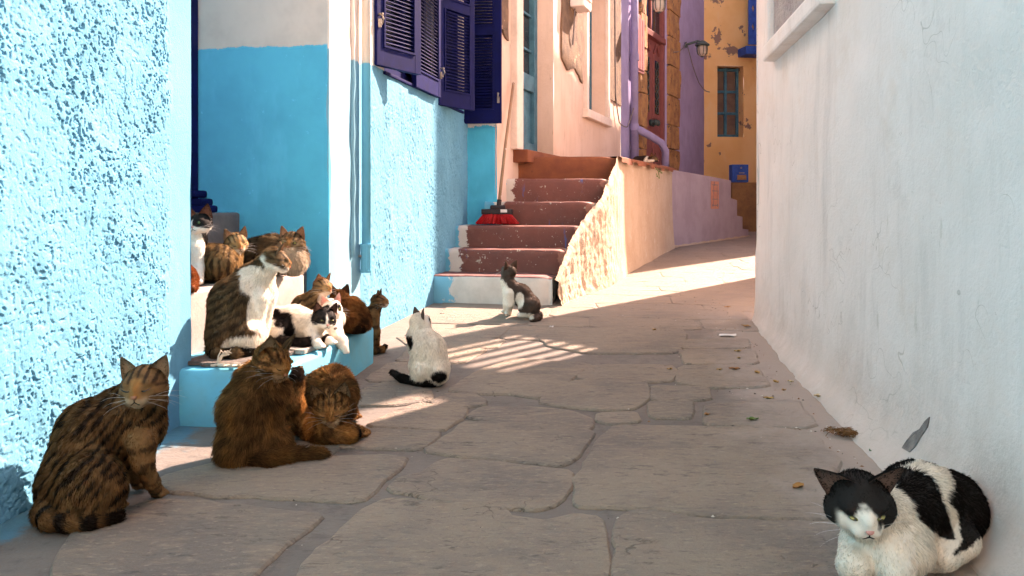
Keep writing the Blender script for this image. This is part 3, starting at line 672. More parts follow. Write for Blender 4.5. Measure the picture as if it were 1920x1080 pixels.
# patches where the plaster has come off: the bare render lies open
def patch(parent, at, poly, m, off=.006, name='bare_patch', jag=.02, seed=1):
    pts = [Vector(p_) for p_ in poly]; res = []
    for i in range(len(pts)):
        a, b = pts[i], pts[(i + 1) % len(pts)]; k = max(1, int((b - a).length / .05)); res += [a.lerp(b, j / k) for j in range(k)]
    P = np.array([[p_[0], p_[1], 0] for p_ in res]); P[:, 0] += fbm(P * 16 + seed, 3, 2) * jag; P[:, 1] += fbm(P * 16 + seed + 33, 3, 3) * jag
    k = len(P); vs = [at(x, off, z) for x, z, _ in P] + [at(x, off - .03, z) for x, z, _ in P]
    return mesh(name, vs, [tuple(range(k)), ] + [(i, k + i, k + (i + 1) % k, (i + 1) % k) for i in range(k)], m, parent)
patch(rosy, w3, [(w3a(8.28), 1.92 + .42), (w3a(8.5), 2.26), (w3a(8.8), 2.32), (w3a(9.10), 2.20), (w3a(9.10), 3.9), (w3a(8.28), 3.9)], m_brown, .016)
patch(rosy, w3, [(w3a(10.5), 2.21), (w3a(10.85), 2.21), (L3 - .02, 2.20), (L3 - .02, 3.9), (w3a(10.5), 3.9)], m_brown, .016)
patch(rosy, w3, [(w3a(6.50), 2.3), (w3a(6.72), 2.2), (w3a(6.72), 3.9), (w3a(6.5), 3.9)], m_brown, .016)
meter = empty('meter_box', w3(w3a(8.75), .06, 3.05), 'small white electric meter box fixed on bare brown render', 'meter box')
MB().bbox(w3(w3a(8.7), .10, 3.12), (.34, .16, .36), f3, .02).build('case', m_limewash, meter); MB().bbox(w3(w3a(8.7), .185, 3.14), (.26, .02, .22), f3, .01).build('lid', m_trim, meter)
mb = MB(); mb.tube([w3(w3a(8.6), .06, 2.93), w3(w3a(8.62), .05, 2.8), w3(w3a(8.6), .045, 2.65), w3(w3a(8.63), .03, 2.55)], .008, 6); mb.build('cable', m_wire, meter)

# ------------------------------------------------------------------ lilac house with the red door
lil = empty('lilac_house', (1.6, 11.3, 1.3), 'lilac house with an arched dusty red door framed in ochre stone', 'house')
W40, W41 = Vector((1.515, 11.16)), Vector((3.75, 15.63)); d4 = (W41 - W40).normalized(); L4 = (W41 - W40).length; f4 = frame_mat(d4)
def w4(a, off, z): p_ = W40 + d4 * a + Vector((d4.y, -d4.x)) * off; return Vector((p_.x, p_.y, z))
def w4u(u): r_ = (u - CX) / F; Y = (W40.x - d4.x / d4.y * W40.y) / (r_ - d4.x / d4.y); return (Y - W40.y) / d4.y
D0, D1 = w4u(1208), w4u(1250)
wall_sheet('wall', W40, W41, .2, 6, .1, d_plain(17, .015, 1.5), m_lilac, lil, holes=[(D0, D1, 1.33, 4.7, .16)], thick=.3)
dm = (D0 + D1) / 2; wd = D1 - D0
rd = MB()
for a in (D0 + .05, D1 - .05): rd.bbox(w4(a, -.08, 2.95), (.10, .10, 3.3), f4, .01)
rd.bbox(w4(dm, -.07, 3.52), (wd, .12, .10), f4, .01)
dfr = rd.build('door', m_reddoor, lil)
for a, sg in ((D0 + .10 + (wd - .2) / 4, 0), (D1 - .10 - (wd - .2) / 4, 1)):
    lf = MB().bbox(w4(a, -.11, 2.41), ((wd - .2) / 2 - .004, .05, 2.14), f4, .006).build('door_leaf', m_reddoor, dfr)
    lw_ = (wd - .2) / 2
    MB().bbox(w4(a, -.08, 1.72), (lw_ * .62, .03, .52), f4, .014).build('door_panel', m_reddoor, dfr)
    MB().bbox(w4(a, -.08, 2.72), (lw_ * .62, .03, 1.02), f4, .014).build('door_panel', m_reddoor, dfr)
    MB().box(w4(a, -.062, 2.72), (lw_ * .40, .008, .86), f4).build('pane', m_glass, dfr)
    g = MB()
    for k in range(7):
        zc = 2.36 + k * .12; g.tube([w4(a + .07 * math.sin(t_ * 6.28 / 8) * (1 if k % 2 else -1), -.052, zc + .055 * math.cos(t_ * 6.28 / 8)) for t_ in range(9)], .007, 5)
    g.build('iron_grille', m_lampgreen, dfr)
    mb = MB(); mb.tube([w4(a - lw_ * .28, -.068, 3.26), w4(a, -.068, 3.42), w4(a + lw_ * .28, -.068, 3.26)], .018, 5); mb.build('pediment', m_reddoor, dfr)
    MB().lathe(w4(a + (lw_ * .38 if sg == 0 else -lw_ * .38), -.06, 2.13), [(.05, -.02), (.055, .01), (.02, .02), (.02, .05), (.045, .06), (.05, .085), (.03, .105)], 12, f4 @ Matrix.Rotation(rad(-90), 3, 'X')).build('door_knob', m_lampgreen, dfr)
MB().box(w4(dm, -.10, 4.1), (wd - .2, .01, 1.05), f4).build('pane', m_glass, dfr)
MB().bbox(w4(dm, -.09, 4.1), (.06, .04, 1.05), f4, .006).build('glazing_bar', m_reddoor, dfr)
# stone quoins round the door: each block its own piece
rq = random.Random(4)
for side in (0, 1):
    z = 1.31
    while z < 4.9:
        h = rq.uniform(.30, .52); w_ = rq.uniform(.27, .34) if side == 0 else rq.uniform(.55, .78); off = rq.uniform(.012, .03)
        a = D0 - .005 - w_ / 2 if side == 0 else D1 + .005 + w_ / 2
        bm = bmesh.new(); bmesh.ops.create_cube(bm, size=1)
        bmesh.ops.subdivide_edges(bm, edges=bm.edges[:], cuts=3, use_grid_fill=True)
        P = np.array([v.co[:] for v in bm.verts]); nn = fbm(P * 3 + z * 5 + side * 9, 3, 8)
        vs = []
        for v, k_ in zip(bm.verts, nn):
            c_ = v.co; rr = 1 - .03 * (abs(c_.x) > .45) * (abs(c_.z) > .45)
            vs.append(w4(a + c_.x * (w_ - .008) * rr, -.05 + off + c_.y * .16 + (k_ * .025 if c_.y > .3 else 0), z + h / 2 + c_.z * (h - .012) * rr))
        bm.verts.index_update(); fs = [[v.index for v in f.verts] for f in bm.faces]; bm.free()
        mesh('stone_block', vs, fs, m_ochre, lil, False); z += h
# small folded shutter by the pipe
sa = (w4u(1187) + w4u(1202)) / 2; sw_ = w4u(1202) - w4u(1187)
shp = MB().bbox(w4(sa, .03, 3.2), (sw_, .045, .85), f4, .008).build('shutter', m_redshut, lil); shp['label'] = 'small dusty pink board shutter'
for k in (-1, 0, 1): MB().bbox(w4(sa + k * sw_ * .3, .056, 3.2), (sw_ * .26, .014, .76), f4, .004).build('board', m_redshut, shp)
# lilac rain pipe with a bend at the landing
pa = w4u(1181); mb = MB(); mb.tube([w4(pa, .07, 1.35), w4(pa, .07, 5.0)], .055, 12)
lp = mb.build('drainpipe', m_lilacpipe, lil, True)
for z in (1.9, 2.9): MB().tube([w4(pa, .07, z), w4(pa, .07, z + .09)], .064, 12).build('pipe_collar', m_lilacpipe, lp)
mb = MB(); mb.tube([w4(pa + .02, .10, 1.92), w4(pa + .2, .22, 1.84), w4(pa + .42, .34, 1.74), w4(pa + .50, .38, 1.62), w4(pa + .51, .38, 1.33)], .055, 10); mb.build('pipe_bend', m_lilacpipe, lp, True)
# wall lamps
def wall_lamp(a, off, z, sc, label):
    base = w4(a, off, z); e = empty('wall_lamp', base, label, 'lamp', 'caged bulkhead lamps on the lilac house')
    MB().lathe(base, [(.05, 0), (.055, .02), (.03, .035)], 12, f4 @ Matrix.Rotation(rad(-90), 3, 'X')).build('wall_plate', m_lampgreen, e)
    MB().tube([w4(a, off, z), w4(a + .03, off + .10, z + .03), w4(a + .06, off + .20, z + .06), w4(a + .08, off + .27, z + .04)], .022, 8).build('bracket', m_lampgreen, e, True)
    c = w4(a + .08, off + .28, z)
    MB().lathe(c, [(.02, .07), (.05, .06), (.125, .0), (.13, -.02), (.09, -.03)], 18).build('lamp_shade', m_lampgreen, e, True)
    MB().lathe(c, [(.075, -.03), (.085, -.08), (.08, -.15), (.055, -.20), (.015, -.215)], 16).build('lamp_glass', m_lampglass, e, True)
    for k in range(4):
        th = k * math.pi / 4
        pts = [c + Vector((math.cos(th) * r_, math.sin(th) * r_, z_)) for r_, z_ in ((.095, -.03), (.097, -.10), (.085, -.17), (0, -.228), (-.085, -.17), (-.097, -.10), (-.095, -.03))]
        MB().tube(pts, .006, 5).build('cage_wire', m_lampgreen, e)
wall_lamp(w4u(1196), .02, 3.88, 1, 'caged green wall lamp beside the lilac rain pipe')
wall_lamp(w4u(1283), .02, 3.68, 1, 'caged green wall lamp beyond the ochre door stones')
# wires
def wire(at, pts, r=.009, label=None, name='wire'):
    mb = MB(); P = [at(*p_) for p_ in pts]; out = []
    for i in range(len(P) - 1):
        a, b = P[i], P[i + 1]; dr = (a - b).length * .06
        for k in range(6):
            f_ = k / 6; out.append(a.lerp(b, f_) - Vector((0, 0, dr * math.sin(math.pi * f_))))
    out.append(P[-1]); mb.tube(out, r, 5); o = mb.build(name, m_wire); tag(o, label, 'wire', 'loose wires on the facades'); return o
wire(w4, [(w4u(1258), .05, 3.4), (w4u(1283), .04, 3.72)], label='grey wire running from the ochre stones to a wall lamp')
wire(w4, [(w4u(1283), .06, 3.66), (w4u(1300), .10, 3.1), (L4 - .05, .12, 3.02)], label='grey wire sagging under the wall lamp to the orange house')
wire(w4, [(.08, .03, 4.6), (w4u(1180), .14, 4.1), (w4u(1196), .05, 3.92)], label='grey wire crossing the lilac rain pipe to a wall lamp')
wire(w3, [(w3a(10.7), .02, 3.9), (w3a(10.75), .02, 2.3), (w3a(10.95), .03, 1.95), (L3 + .1, .08, 1.92), (L3 + .25, .14, 2.2)], label='thin wire looping down bare brown render to the lilac pipe')

# ------------------------------------------------------------------ orange house at the bend
ora = empty('orange_house', (3.8, 15.7, .4), 'orange ochre plastered house with a blue window closing the lane', 'house')
W50, W51 = Vector((3.74, 15.70)), Vector((8.0, 16.3)); d5 = (W51 - W50).normalized(); f5 = frame_mat(d5)
def w5(a, off, z): p_ = W50 + d5 * a + Vector((d5.y, -d5.x)) * off; return Vector((p_.x, p_.y, z))
def w5u(u): r_ = (u - CX) / F; Y = (W50.x - d5.x / d5.y * W50.y) / (r_ - d5.x / d5.y); return (Y - W50.y) / d5.y
def zat(v, Y): return CAM_Z - (v - V0) / F * Y
o0, o1 = w5u(1345), w5u(1394); zb_, zt_ = zat(257, 15.8), zat(124, 15.8)
wall_sheet('wall', W50, W51, 0, 7, .1, d_plain(19, .02, 1.5), m_yellow, ora, holes=[(o0, o1, zb_, zt_, .30)], thick=.4)
mb = MB(); 
for f_ in (0.04, .5, .96): mb.bbox(w5(o0 + (o1 - o0) * f_, -.26, (zb_ + zt_) / 2), (.055, .05, zt_ - zb_), f5, .006)
for f_ in (.03, .35, .66, .97): mb.bbox(w5((o0 + o1) / 2, -.26, zb_ + (zt_ - zb_) * f_), (o1 - o0, .045, .05), f5, .006)
ow = mb.build('window', m_teal, ora); MB().box(w5((o0 + o1) / 2, -.285, (zb_ + zt_) / 2), (o1 - o0, .01, zt_ - zb_), f5).build('pane', m_glass, ow)
m_blind = M('dull_curtain', (.20, .14, .10), (.15, .10, .08), rough=.9)
MB().box(w5((o0 + o1) / 2, -.276, (zb_ + zt_) / 2), (o1 - o0 - .1, .004, zt_ - zb_ - .12), f5).build('curtain', m_blind, ow)
# balcony with pierced blue boards
b0 = w5u(1397) - .10; bal = empty('balcony', w5(b0, .2, zat(95, 15.2)), 'royal blue wooden balcony with pierced boards on the orange house', 'balcony')
zb2 = zat(92, 15.1)
MB().bbox(w5(b0 + .9, .19, zb2 + .05), (1.9, .40, .16), f5, .01).build('floor_beam', m_royal, bal)
MB().bbox(w5(b0 + .9, .35, zb2 + 1.25), (1.9, .08, .09), f5, .01).build('hand_rail', m_royal, bal)
for k in range(9):
    a = b0 + .10 + k * .2
    bm = MB(); 
    zs = [zb2 + .16, zb2 + .42, zb2 + .50, zb2 + .58, zb2 + .78, zb2 + .86, zb2 + .94, zb2 + 1.2]
    ws = [.0, .0, .028, .0, .0, .028, .0, .0]
    for sg in (-1, 1):          # two halves leave diamond holes between them
        vs = []
        for z, w_ in zip(zs, ws):
            for off in (.37, .34): vs += [w5(a + sg * (w_ + .001), off, z), w5(a + sg * .092, off, z)]
        fs = []
        for r_ in range(len(zs) - 1):
            b_ = r_ * 4; fs += [(b_, b_ + 1, b_ + 5, b_ + 4), (b_ + 2, b_ + 6, b_ + 7, b_ + 3), (b_, b_ + 4, b_ + 6, b_ + 2), (b_ + 1, b_ + 3, b_ + 7, b_ + 5)]
        bm.add(vs, fs)
    bm.build('board', m_royal, bal)
# brown foot wall and the blue letter box on it
bw = empty('foot_wall', (4.1, 14.2, .35), 'low ochre brown rendered wall under the blue letter box', 'wall')
Yb = 14.2; xb0, xb1 = (1372 - CX) / F * Yb, (1440 - CX) / F * Yb
mb = MB(); mb.bbox(((xb0 + xb1) / 2 + .3, Yb + .6, (.2 + zat(342, Yb)) / 2), (xb1 - xb0 + .6, 1.2, zat(342, Yb) - .2), None, .015); mb.build('wall', m_brownwall, bw)
lb = empty('letter_box', px(1389, 341, Yb + .1), 'small blue wooden letter box with brown flap on the brown wall', 'letter box')
x0, x1 = (1374 - CX) / F * Yb, (1405.5 - CX) / F * Yb; z0, z1 = zat(341.5, Yb), zat(308, Yb); xm = (x0 + x1) / 2
MB().bbox((xm, Yb + .16, (z0 + z1) / 2), (x1 - x0, .2, z1 - z0), None, .012).build('box', m_royal, lb)
MB().bbox((xm + .02, Yb + .055, z0 + .17), (.2, .03, .24), None, .008).build('door', m_royal, lb)
m_wood = M('raw_brown_wood', (.40, .22, .10), (.28, .14, .07), scale=20, rough=.8, bump=.3, stretch=(1, 1, 6))
MB().bbox((xm + .02, Yb + .035, z0 + .085), (.16, .02, .09), None, .006).build('flap', m_wood, lb)
MB().lathe((xm + .01, Yb + .05, z0 + .255), [(.016, 0), (.016, .02), (.006, .022)], 10, Matrix.Rotation(rad(90), 3, 'X')).build('knob', m_metal, lb)
MB().bbox((xm + .02, Yb + .04, z0 + .165), (.1, .012, .02), None, .004).build('slot', m_metal, lb)

# ------------------------------------------------------------------ white house on the right
whi = empty('white_house', al(5.3, .9), 'whitewashed house wall with a flared foot on the shady side of the lane', 'house')
R0, R1 = al(5.10, .845), al(-4.5, .80)
def d_white(A, Z):
    P = np.stack([A * 1.3, Z * 1.3, A * 0], 1); Yv = 5.13 - A * .98; g_ = GS * Yv; h = np.clip(Z - g_, 0, 9)
    foot = (.055 * np.exp(-h / .045) + .035 * np.exp(-h / .16)) * (.35 + .65 * np.clip(A / 1.2, 0, 1))
    corner = -.05 * np.exp(-A / .03) + .02 * np.exp(-((h - .35) / .3) ** 2) * np.exp(-A / .4)
    return .016 * fbm(P, 4, 71) + .006 * fbm(P * 5, 3, 73) + foot + corner + (.012 * fbm(np.stack([A * 14, Z * 14, A * 0], 1), 3, 74)) * np.exp(-h / .12)
wf0, wf1 = 1.26, 1.98
wall_sheet('wall', R0, R1, -.1, 2.86, .03, d_white, m_limewash, whi, thick=.35)
e_ = (R1 - R0).normalized(); 
def w6(a, off, z): p_ = Vector((R0.x, R0.y)) + Vector((e_.x, e_.y)) * a + Vector((e_.y, -e_.x)) * off; return Vector((p_.x, p_.y, z))
f6 = frame_mat((e_.x, e_.y))
wall_sheet('wall', al(5.095, 6), al(5.095, .86), -.1, 2.86, .15, d_plain(77, .01), m_limewash, whi, thick=.3)
wall_sheet('wall', al(-4.5, 6), al(5.05, 6.0), -.1, 2.86, .5, None, m_limewash, whi, thick=.3)
mb = MB(); mb.prism([al(5.07, .88)[:2], al(-4.5, .85)[:2], al(-4.5, 6)[:2], al(5.07, 6)[:2]], 2.73, 2.845); mb.build('roof', m_limewash, whi)
mb = MB(); mb.prism([al(5.095, .85)[:2], al(4.86, .85)[:2], al(4.86, 1.15)[:2], al(5.095, 1.15)[:2]], 2.83, 3.42); mb.build('roof_shade_block', m_limewash, whi)  # unseen block added on the roof to shade the stucco wall's foot
def w6u(u): r_ = (u - CX) / F; Y = (R0.x - e_.x / e_.y * R0.y) / (r_ - e_.x / e_.y); return (Y - R0.y) / e_.y
A0, A1 = w6u(1452), w6u(1568); zs0 = zat(112, R0.y + e_.y * A0)
m_greyrender = M('rough_grey_render', (.42, .38, .37), (.32, .28, .28), scale=9, bump=1.0, bscale=40, bdist=.015)
mb = MB(); mb.bbox(w6((A0 + A1) / 2, .025, zs0 + .03), (A1 - A0, .08, .085), f6, .015)
for a in (A0 + .05, A1 - .05): mb.bbox(w6(a, .02, zs0 + .75), (.10, .07, 1.36), f6, .015)
mb.build('window_surround', m_limewash, whi); MB().box(w6((A0 + A1) / 2, .012, zs0 + .75), (A1 - A0 - .2, .02, 1.36), f6).build('blocked_window', m_greyrender, whi)
# a flake of plaster missing near the foot
def hitw6(u, v):
    a = w6u(u); Y = R0.y + e_.y * a; return a, zat(v, Y)
m_flake = M('exposed_grey_plaster', (.27, .245, .23), (.17, .155, .15), scale=20, bump=.8, bscale=80, bdist=.006)
def w6c(a, off, z): return w6(a, off + float(d_white(np.array([a]), np.array([z]))[0]), z)
def onfoot(u, v):                                       # the point of the flared wall seen at a pixel
    uu, vv = u, v
    for _ in range(12):
        a, z = hitw6(uu, vv); q_ = w6c(a, .003, z); uu += .6 * (u - (CX + F * q_.x / q_.y)); vv += .6 * (v - (V0 + F * (CAM_Z - q_.z) / q_.y))
    return a, z
fl = [onfoot(u, v) for u, v in ((1741, 780), (1738, 800), (1726, 822), (1716, 838), (1706, 846), (1690, 843), (1700, 826), (1712, 811), (1724, 802), (1732, 790))]
patch(whi, w6c, fl, m_flake, .003, 'bare_patch', .012)

# ------------------------------------------------------------------ houses out of the picture whose edges shape the light, and an added bounce wall
nb = empty('balcony_house', (3.2, 7.4, .2), 'house behind the white corner whose railed balcony shades the lane', 'house')
sh_ = Vector((SUN.x, SUN.y)).normalized(); lat_ = Vector((sh_.y, -sh_.x))       # across the sun
def sp(q_, dist, z): p_ = lat_ * q_ + sh_ * dist; return Vector((p_.x, p_.y, z))
qa, qb = -3.16, -2.10; dist0 = 7.0
def sbox(q0_, q1_, d0, d1, z0, z1): return MB().prism([sp(q0_, d0, 0)[:2], sp(q1_, d0, 0)[:2], sp(q1_, d1, 0)[:2], sp(q0_, d1, 0)[:2]], z0, z1)
sbox(qa, qb, dist0, dist0 + 2, -.1, 3.05).build('wall', m_limewash, nb)
sbox(qa, -2.90, dist0, dist0 + .26, 3.045, 3.75).build('pier', m_limewash, nb)
sbox(qa, qb, dist0 + .01, dist0 + .06, 3.66, 3.70).build('hand_rail', m_darkblue, nb)
for k in range(5):
    q_ = -2.845 + k * .107; sbox(q_ - .026, q_ + .026, dist0 + .01, dist0 + .06, 3.04, 3.67).build('baluster', m_darkblue, nb)
sbox(qa, -2.36, dist0 + .0, dist0 + .2, 3.72, 4.20).build('lintel', m_limewash, nb)
sbox(-2.36, qb, dist0, dist0 + .2, 3.045, 3.95).build('pier', m_limewash, nb)
ch = empty('bounce_wall', (0, -3.6, 0), 'added cream wall behind the viewer that bounces sunlight into the lane', 'house')
wall_sheet('wall', (-6.5, -3.2), (6.5, -4.4), -.2, 6.5, .3, d_plain(91, .02), m_cream, ch, thick=.4)  # out-of-view wall added to bounce warm sunlight back into the lane
fh = empty('far_side_house', (5.0, 12.0, .3), 'tall white house on the sunny bend beyond the corner', 'house')
MB().prism([(4.10, 10.72), (6.91, 17.3), (10.8, 19.8), (9.5, 16.68)], -.1, 8.0).build('wall', m_limewash, fh)
# ------------------------------------------------------------------ cats
def coat_mat(name, rough=.75, transl=0.0):
    m, t, n, l, bs = nt(name); a = n.new('ShaderNodeAttribute'); a.attribute_name = 'Col'
    if transl:
        n.remove(bs); d = n.new('ShaderNodeBsdfDiffuse'); tr = n.new('ShaderNodeBsdfTranslucent'); mx = n.new('ShaderNodeMixShader'); mx.inputs[0].default_value = transl
        l.new(a.outputs['Color'], d.inputs[0]); l.new(a.outputs['Color'], tr.inputs[0]); l.new(d.outputs[0], mx.inputs[1]); l.new(tr.outputs[0], mx.inputs[2])
        l.new(mx.outputs[0], n['Material Output'].inputs[0])
    else:
        l.new(a.outputs['Color'], bs.inputs['Base Color']); bs.inputs['Roughness'].default_value = rough; bs.inputs['Specular IOR Level'].default_value = .15
    return m
m_coat = coat_mat('cat_coat'); m_fur = coat_mat('cat_fur', transl=.5); m_eye = coat_mat('cat_eye', .08); m_ear = coat_mat('cat_ear', transl=.4)
m_eye.node_tree.nodes['Principled BSDF'].inputs['Specular IOR Level'].default_value = .6
def setcol(me, C):
    a = me.color_attributes.new('Col', 'FLOAT_COLOR', 'POINT'); a.data.foreach_set('color', np.concatenate([C, np.ones((len(C), 1))], 1).astype(np.float32).ravel())

def surface_nets(vals, org, h):
    nx, ny, nz = vals.shape; s = vals < 0
    c = np.zeros((nx - 1, ny - 1, nz - 1), np.int8)
    for i in (0, 1):
        for j in (0, 1):
            for k in (0, 1): c += s[i:nx - 1 + i, j:ny - 1 + j, k:nz - 1 + k]
    act = (c > 0) & (c < 8); I = np.argwhere(act); idx = -np.ones(act.shape, np.int64); idx[act] = np.arange(len(I))
    acc = np.zeros((len(I), 3)); cnt = np.zeros(len(I))
    cor = [(i, j, k) for i in (0, 1) for j in (0, 1) for k in (0, 1)]
    for a in cor:
        for ax in range(3):
            if a[ax]: continue
            b = list(a); b[ax] = 1
            va = vals[I[:, 0] + a[0], I[:, 1] + a[1], I[:, 2] + a[2]]; vb = vals[I[:, 0] + b[0], I[:, 1] + b[1], I[:, 2] + b[2]]
            m = (va < 0) != (vb < 0); t = np.where(m, va / np.where(m, va - vb, 1), 0)
            p = np.tile(np.array(a, float), (len(I), 1)); p[:, ax] += t
            acc[m] += p[m]; cnt[m] += 1
    V = (I + acc / cnt[:, None]) * h + org
    F_ = []
    for ax in range(3):
        u, w = [(1, 2), (2, 0), (0, 1)][ax]
        sl0 = [slice(None)] * 3; sl1 = [slice(None)] * 3; sl0[ax] = slice(0, -1); sl1[ax] = slice(1, None)
        e = s[tuple(sl0)] != s[tuple(sl1)]; E = np.argwhere(e)
        ok = (E[:, u] > 0) & (E[:, w] > 0) & (E[:, u] < vals.shape[u] - 1) & (E[:, w] < vals.shape[w] - 1); E = E[ok]
        flip = s[E[:, 0], E[:, 1], E[:, 2]]
        def g(du, dw):
            q_ = E.copy(); q_[:, u] += du; q_[:, w] += dw; return idx[q_[:, 0], q_[:, 1], q_[:, 2]]
        f = np.stack([g(-1, -1), g(0, -1), g(0, 0), g(-1, 0)], 1); f[~flip] = f[~flip][:, ::-1]; F_.append(f)
    return V, np.concatenate(F_)

def Vn(v): return np.array(v, dtype=float)
class Cat:
    def __init__(s, Y0, label, base, sink=0.0, zbase=None):
        s.Y0 = Y0; s.label = label; s.pr = []; s.base = base; s.heads = None; s.zf = zbase
    def j(s, p):                                    # (u, v, how much farther than the cat's base)
        return Vn(px(p[0], p[1], s.Y0 + (p[2] if len(p) > 2 else 0)))
    def rpx(s, r): return r * s.Y0 / F
    def rc(s, a, b, ra, rb, part='body', k=.022):
        A, B = s.j(a), s.j(b); s.pr.append(('c', A, B, s.rpx(ra), s.rpx(rb), part, k)); return s
    def chain(s, pts, rs, part, k=.012):
        for i in range(len(pts) - 1): s.rc(pts[i], pts[i + 1], rs[i], rs[i + 1], part, k)
        return s
    def el(s, c, r, part='body', k=.022, yaw=0):     # r in pixels: across, deep, high
        s.pr.append(('e', s.j(c), np.array([s.rpx(x) for x in r]), rad(yaw), 0, part, k)); return s
    def touch(s, p, r):                             # how far away a point must be to rest on the floor
        b = p[1] + r
        if s.zf is None: return p
        Y = (CAM_Z - .004) * F / (b - V0 + GS * F) if callable(s.zf) else (CAM_Z - s.zf) * F / max(b - V0, 20)
        return (p[0], p[1], float(np.clip(Y - s.Y0, p[2] - .12, p[2] + .12)))
    def rest(s, pts, rs, part='tail', k=.012):
        return s.chain([pts[0]] + [s.touch(p, r) for p, r in zip(pts[1:], rs[1:])], rs, part, k)
    def leg(s, pts, rs, toe=(1, 0, 0), part='leg', paw=1.0, down=True):
        if down: pts = list(pts[:-1]) + [s.touch(pts[-1], rs[-1] * .9)]
        s.chain(pts, rs, part, .016); e = s.j(pts[-1]); t = Vn(toe); t = t / np.linalg.norm(t); r = s.rpx(rs[-1]) * paw
        s.pr.append(('c', e, e + t * r * .9 - Vn((0, 0, r * .12)), r * .95, r * .72, 'paw', .006)); 
        side = np.cross(t, (0, 0, 1)); side /= np.linalg.norm(side) + 1e-9
        for q_ in (-.62, -.2, .2, .62): s.pr.append(('c', e + t * r * .9 + side * q_ * r, e + t * r * 1.45 + side * q_ * r * 1.12 - Vn((0, 0, r * .2)), r * .36, r * .33, 'paw', .002))
        return s
    def head(s, p, sc=1.0, fwd=(0, -1, -.1), roll=0, eyes='open', iris=(.35, .36, .05), nose=(.40, .17, .14), ear_out=None, ear_in=(.55, .27, .2), ear_flat=0, cheek=1.0, earsc=1.0, mouth=False):
        f = Vector(fwd).normalized(); up = Vector((0, 0, 1)); lf = up.cross(f).normalized(); up = f.cross(lf)
        R = Matrix((f, lf, up)).transposed(); R = Matrix.Rotation(rad(roll), 3, f) @ R
        s.H = (s.j(p), np.array(R), sc); s.hopt = dict(eyes=eyes, iris=iris, nose=nose, ear_out=ear_out, ear_in=ear_in, ear_flat=ear_flat, earsc=earsc, mouth=mouth)
        def E(c, r, k=.010): s.pr.append(('h', Vn(c) * sc, Vn(r) * sc, 0, 0, 'head', k * sc))
        E((-.004, 0, 0), (.048, .045, .042), .015); E((.006, .024, -.012), (.032, .026 * cheek, .027)); E((.006, -.024, -.012), (.032, .026 * cheek, .027))
        E((.034, 0, -.014), (.024, .024, .018), .012); E((.045, .0105, -.018), (.0135, .0125, .0105), .006); E((.045, -.0105, -.018), (.0135, .0125, .0105), .006)
        E((.040, 0, -.029), (.013, .013, .010), .008); E((.036, 0, .006), (.026, .0115, .015), .012); E((.052, 0, -.006), (.009, .008, .007), .006)
        E((.028, .020, .016), (.016, .015, .009), .008); E((.028, -.020, .016), (.016, .015, .009), .008)
        return s
    def hl(s, P): o, R, sc = s.H; return ((P - o) @ R) / sc
    def hw(s, p): o, R, sc = s.H; return o + R @ (Vn(p) * sc)
    def dist(s, pr, P):
        if pr[0] == 'c':
            A, B = pr[1], pr[2]; d = B - A; L2 = d @ d + 1e-12; t = np.clip(((P - A) @ d) / L2, 0, 1)
            return np.linalg.norm(P - A - t[..., None] * d, axis=-1) - (pr[3] + (pr[4] - pr[3]) * t)
        if pr[0] == 'e': q = P - pr[1]; c, sn = math.cos(pr[3]), math.sin(pr[3]); q = np.stack([q[..., 0] * c + q[..., 1] * sn, -q[..., 0] * sn + q[..., 1] * c, q[..., 2]], -1); r = pr[2]
        else: o, R, sc = s.H; q = (P - o) @ R - pr[1]; r = pr[2]
        k0 = np.linalg.norm(q / r, axis=-1); k1 = np.linalg.norm(q / (r * r), axis=-1) + 1e-9; return k0 * (k0 - 1) / k1
    def bb(s, pr):
        if pr[0] == 'c': r = max(pr[3], pr[4]); return np.minimum(pr[1], pr[2]) - r, np.maximum(pr[1], pr[2]) + r
        if pr[0] == 'e': r = pr[2].max(); return pr[1] - r, pr[1] + r
        o, R, sc = s.H; c = o + R @ pr[1]; r = pr[2].max(); return c - r, c + r
    def build(s, coat, h=.005, hairs=16000, hlen=.011, hrad=.0007, fluff=.35, face=.35, tail_len=1.0, whisk=True, group='cats resting in the lane', lump=.0015, droop=.6, flow=None, clump=0.0, vary=.25):
        sc_o = s.H[2]
        lo = np.min([s.bb(p_)[0] for p_ in s.pr], 0) - .03; hi = np.max([s.bb(p_)[1] for p_ in s.pr], 0) + .03
        n = np.ceil((hi - lo) / h).astype(int) + 1; vals = np.full(tuple(n), .08, np.float32)
        ax = [lo[i] + np.arange(n[i]) * h for i in range(3)]
        for p_ in s.pr:
            a, b = s.bb(p_); i0 = np.maximum(((a - .035 - lo) / h).astype(int), 0); i1 = np.minimum(((b + .035 - lo) / h).astype(int) + 2, n)
            sl = tuple(slice(i0[i], i1[i]) for i in range(3))
            G = np.stack(np.meshgrid(*[ax[i][sl[i]] for i in range(3)], indexing='ij'), -1)
            d = s.dist(p_, G); k = p_[6]; v = vals[sl]; hh = np.clip(.5 + .5 * (v - d) / k, 0, 1)
            vals[sl] = v + (d - v) * hh - k * hh * (1 - hh)
        V, Q = surface_nets(vals, lo, h)
        for it in range(2):                          # relax the net a little
            acc = np.zeros_like(V); cnt = np.zeros(len(V))
            for e in ((0, 1), (1, 2), (2, 3), (3, 0)):
                for x, y in ((Q[:, e[0]], Q[:, e[1]]), (Q[:, e[1]], Q[:, e[0]])):
                    np.add.at(acc, x, V[y]); np.add.at(cnt, x, 1)
            V = V * .5 + .5 * acc / np.maximum(cnt, 1)[:, None]
        if s.zf is not None: V[:, 2] = np.maximum(V[:, 2], (s.zf if not callable(s.zf) else s.zf(V)) + .001)
        tri = np.concatenate([Q[:, [0, 1, 2]], Q[:, [0, 2, 3]]]); fn = np.cross(V[tri[:, 1]] - V[tri[:, 0]], V[tri[:, 2]] - V[tri[:, 0]])
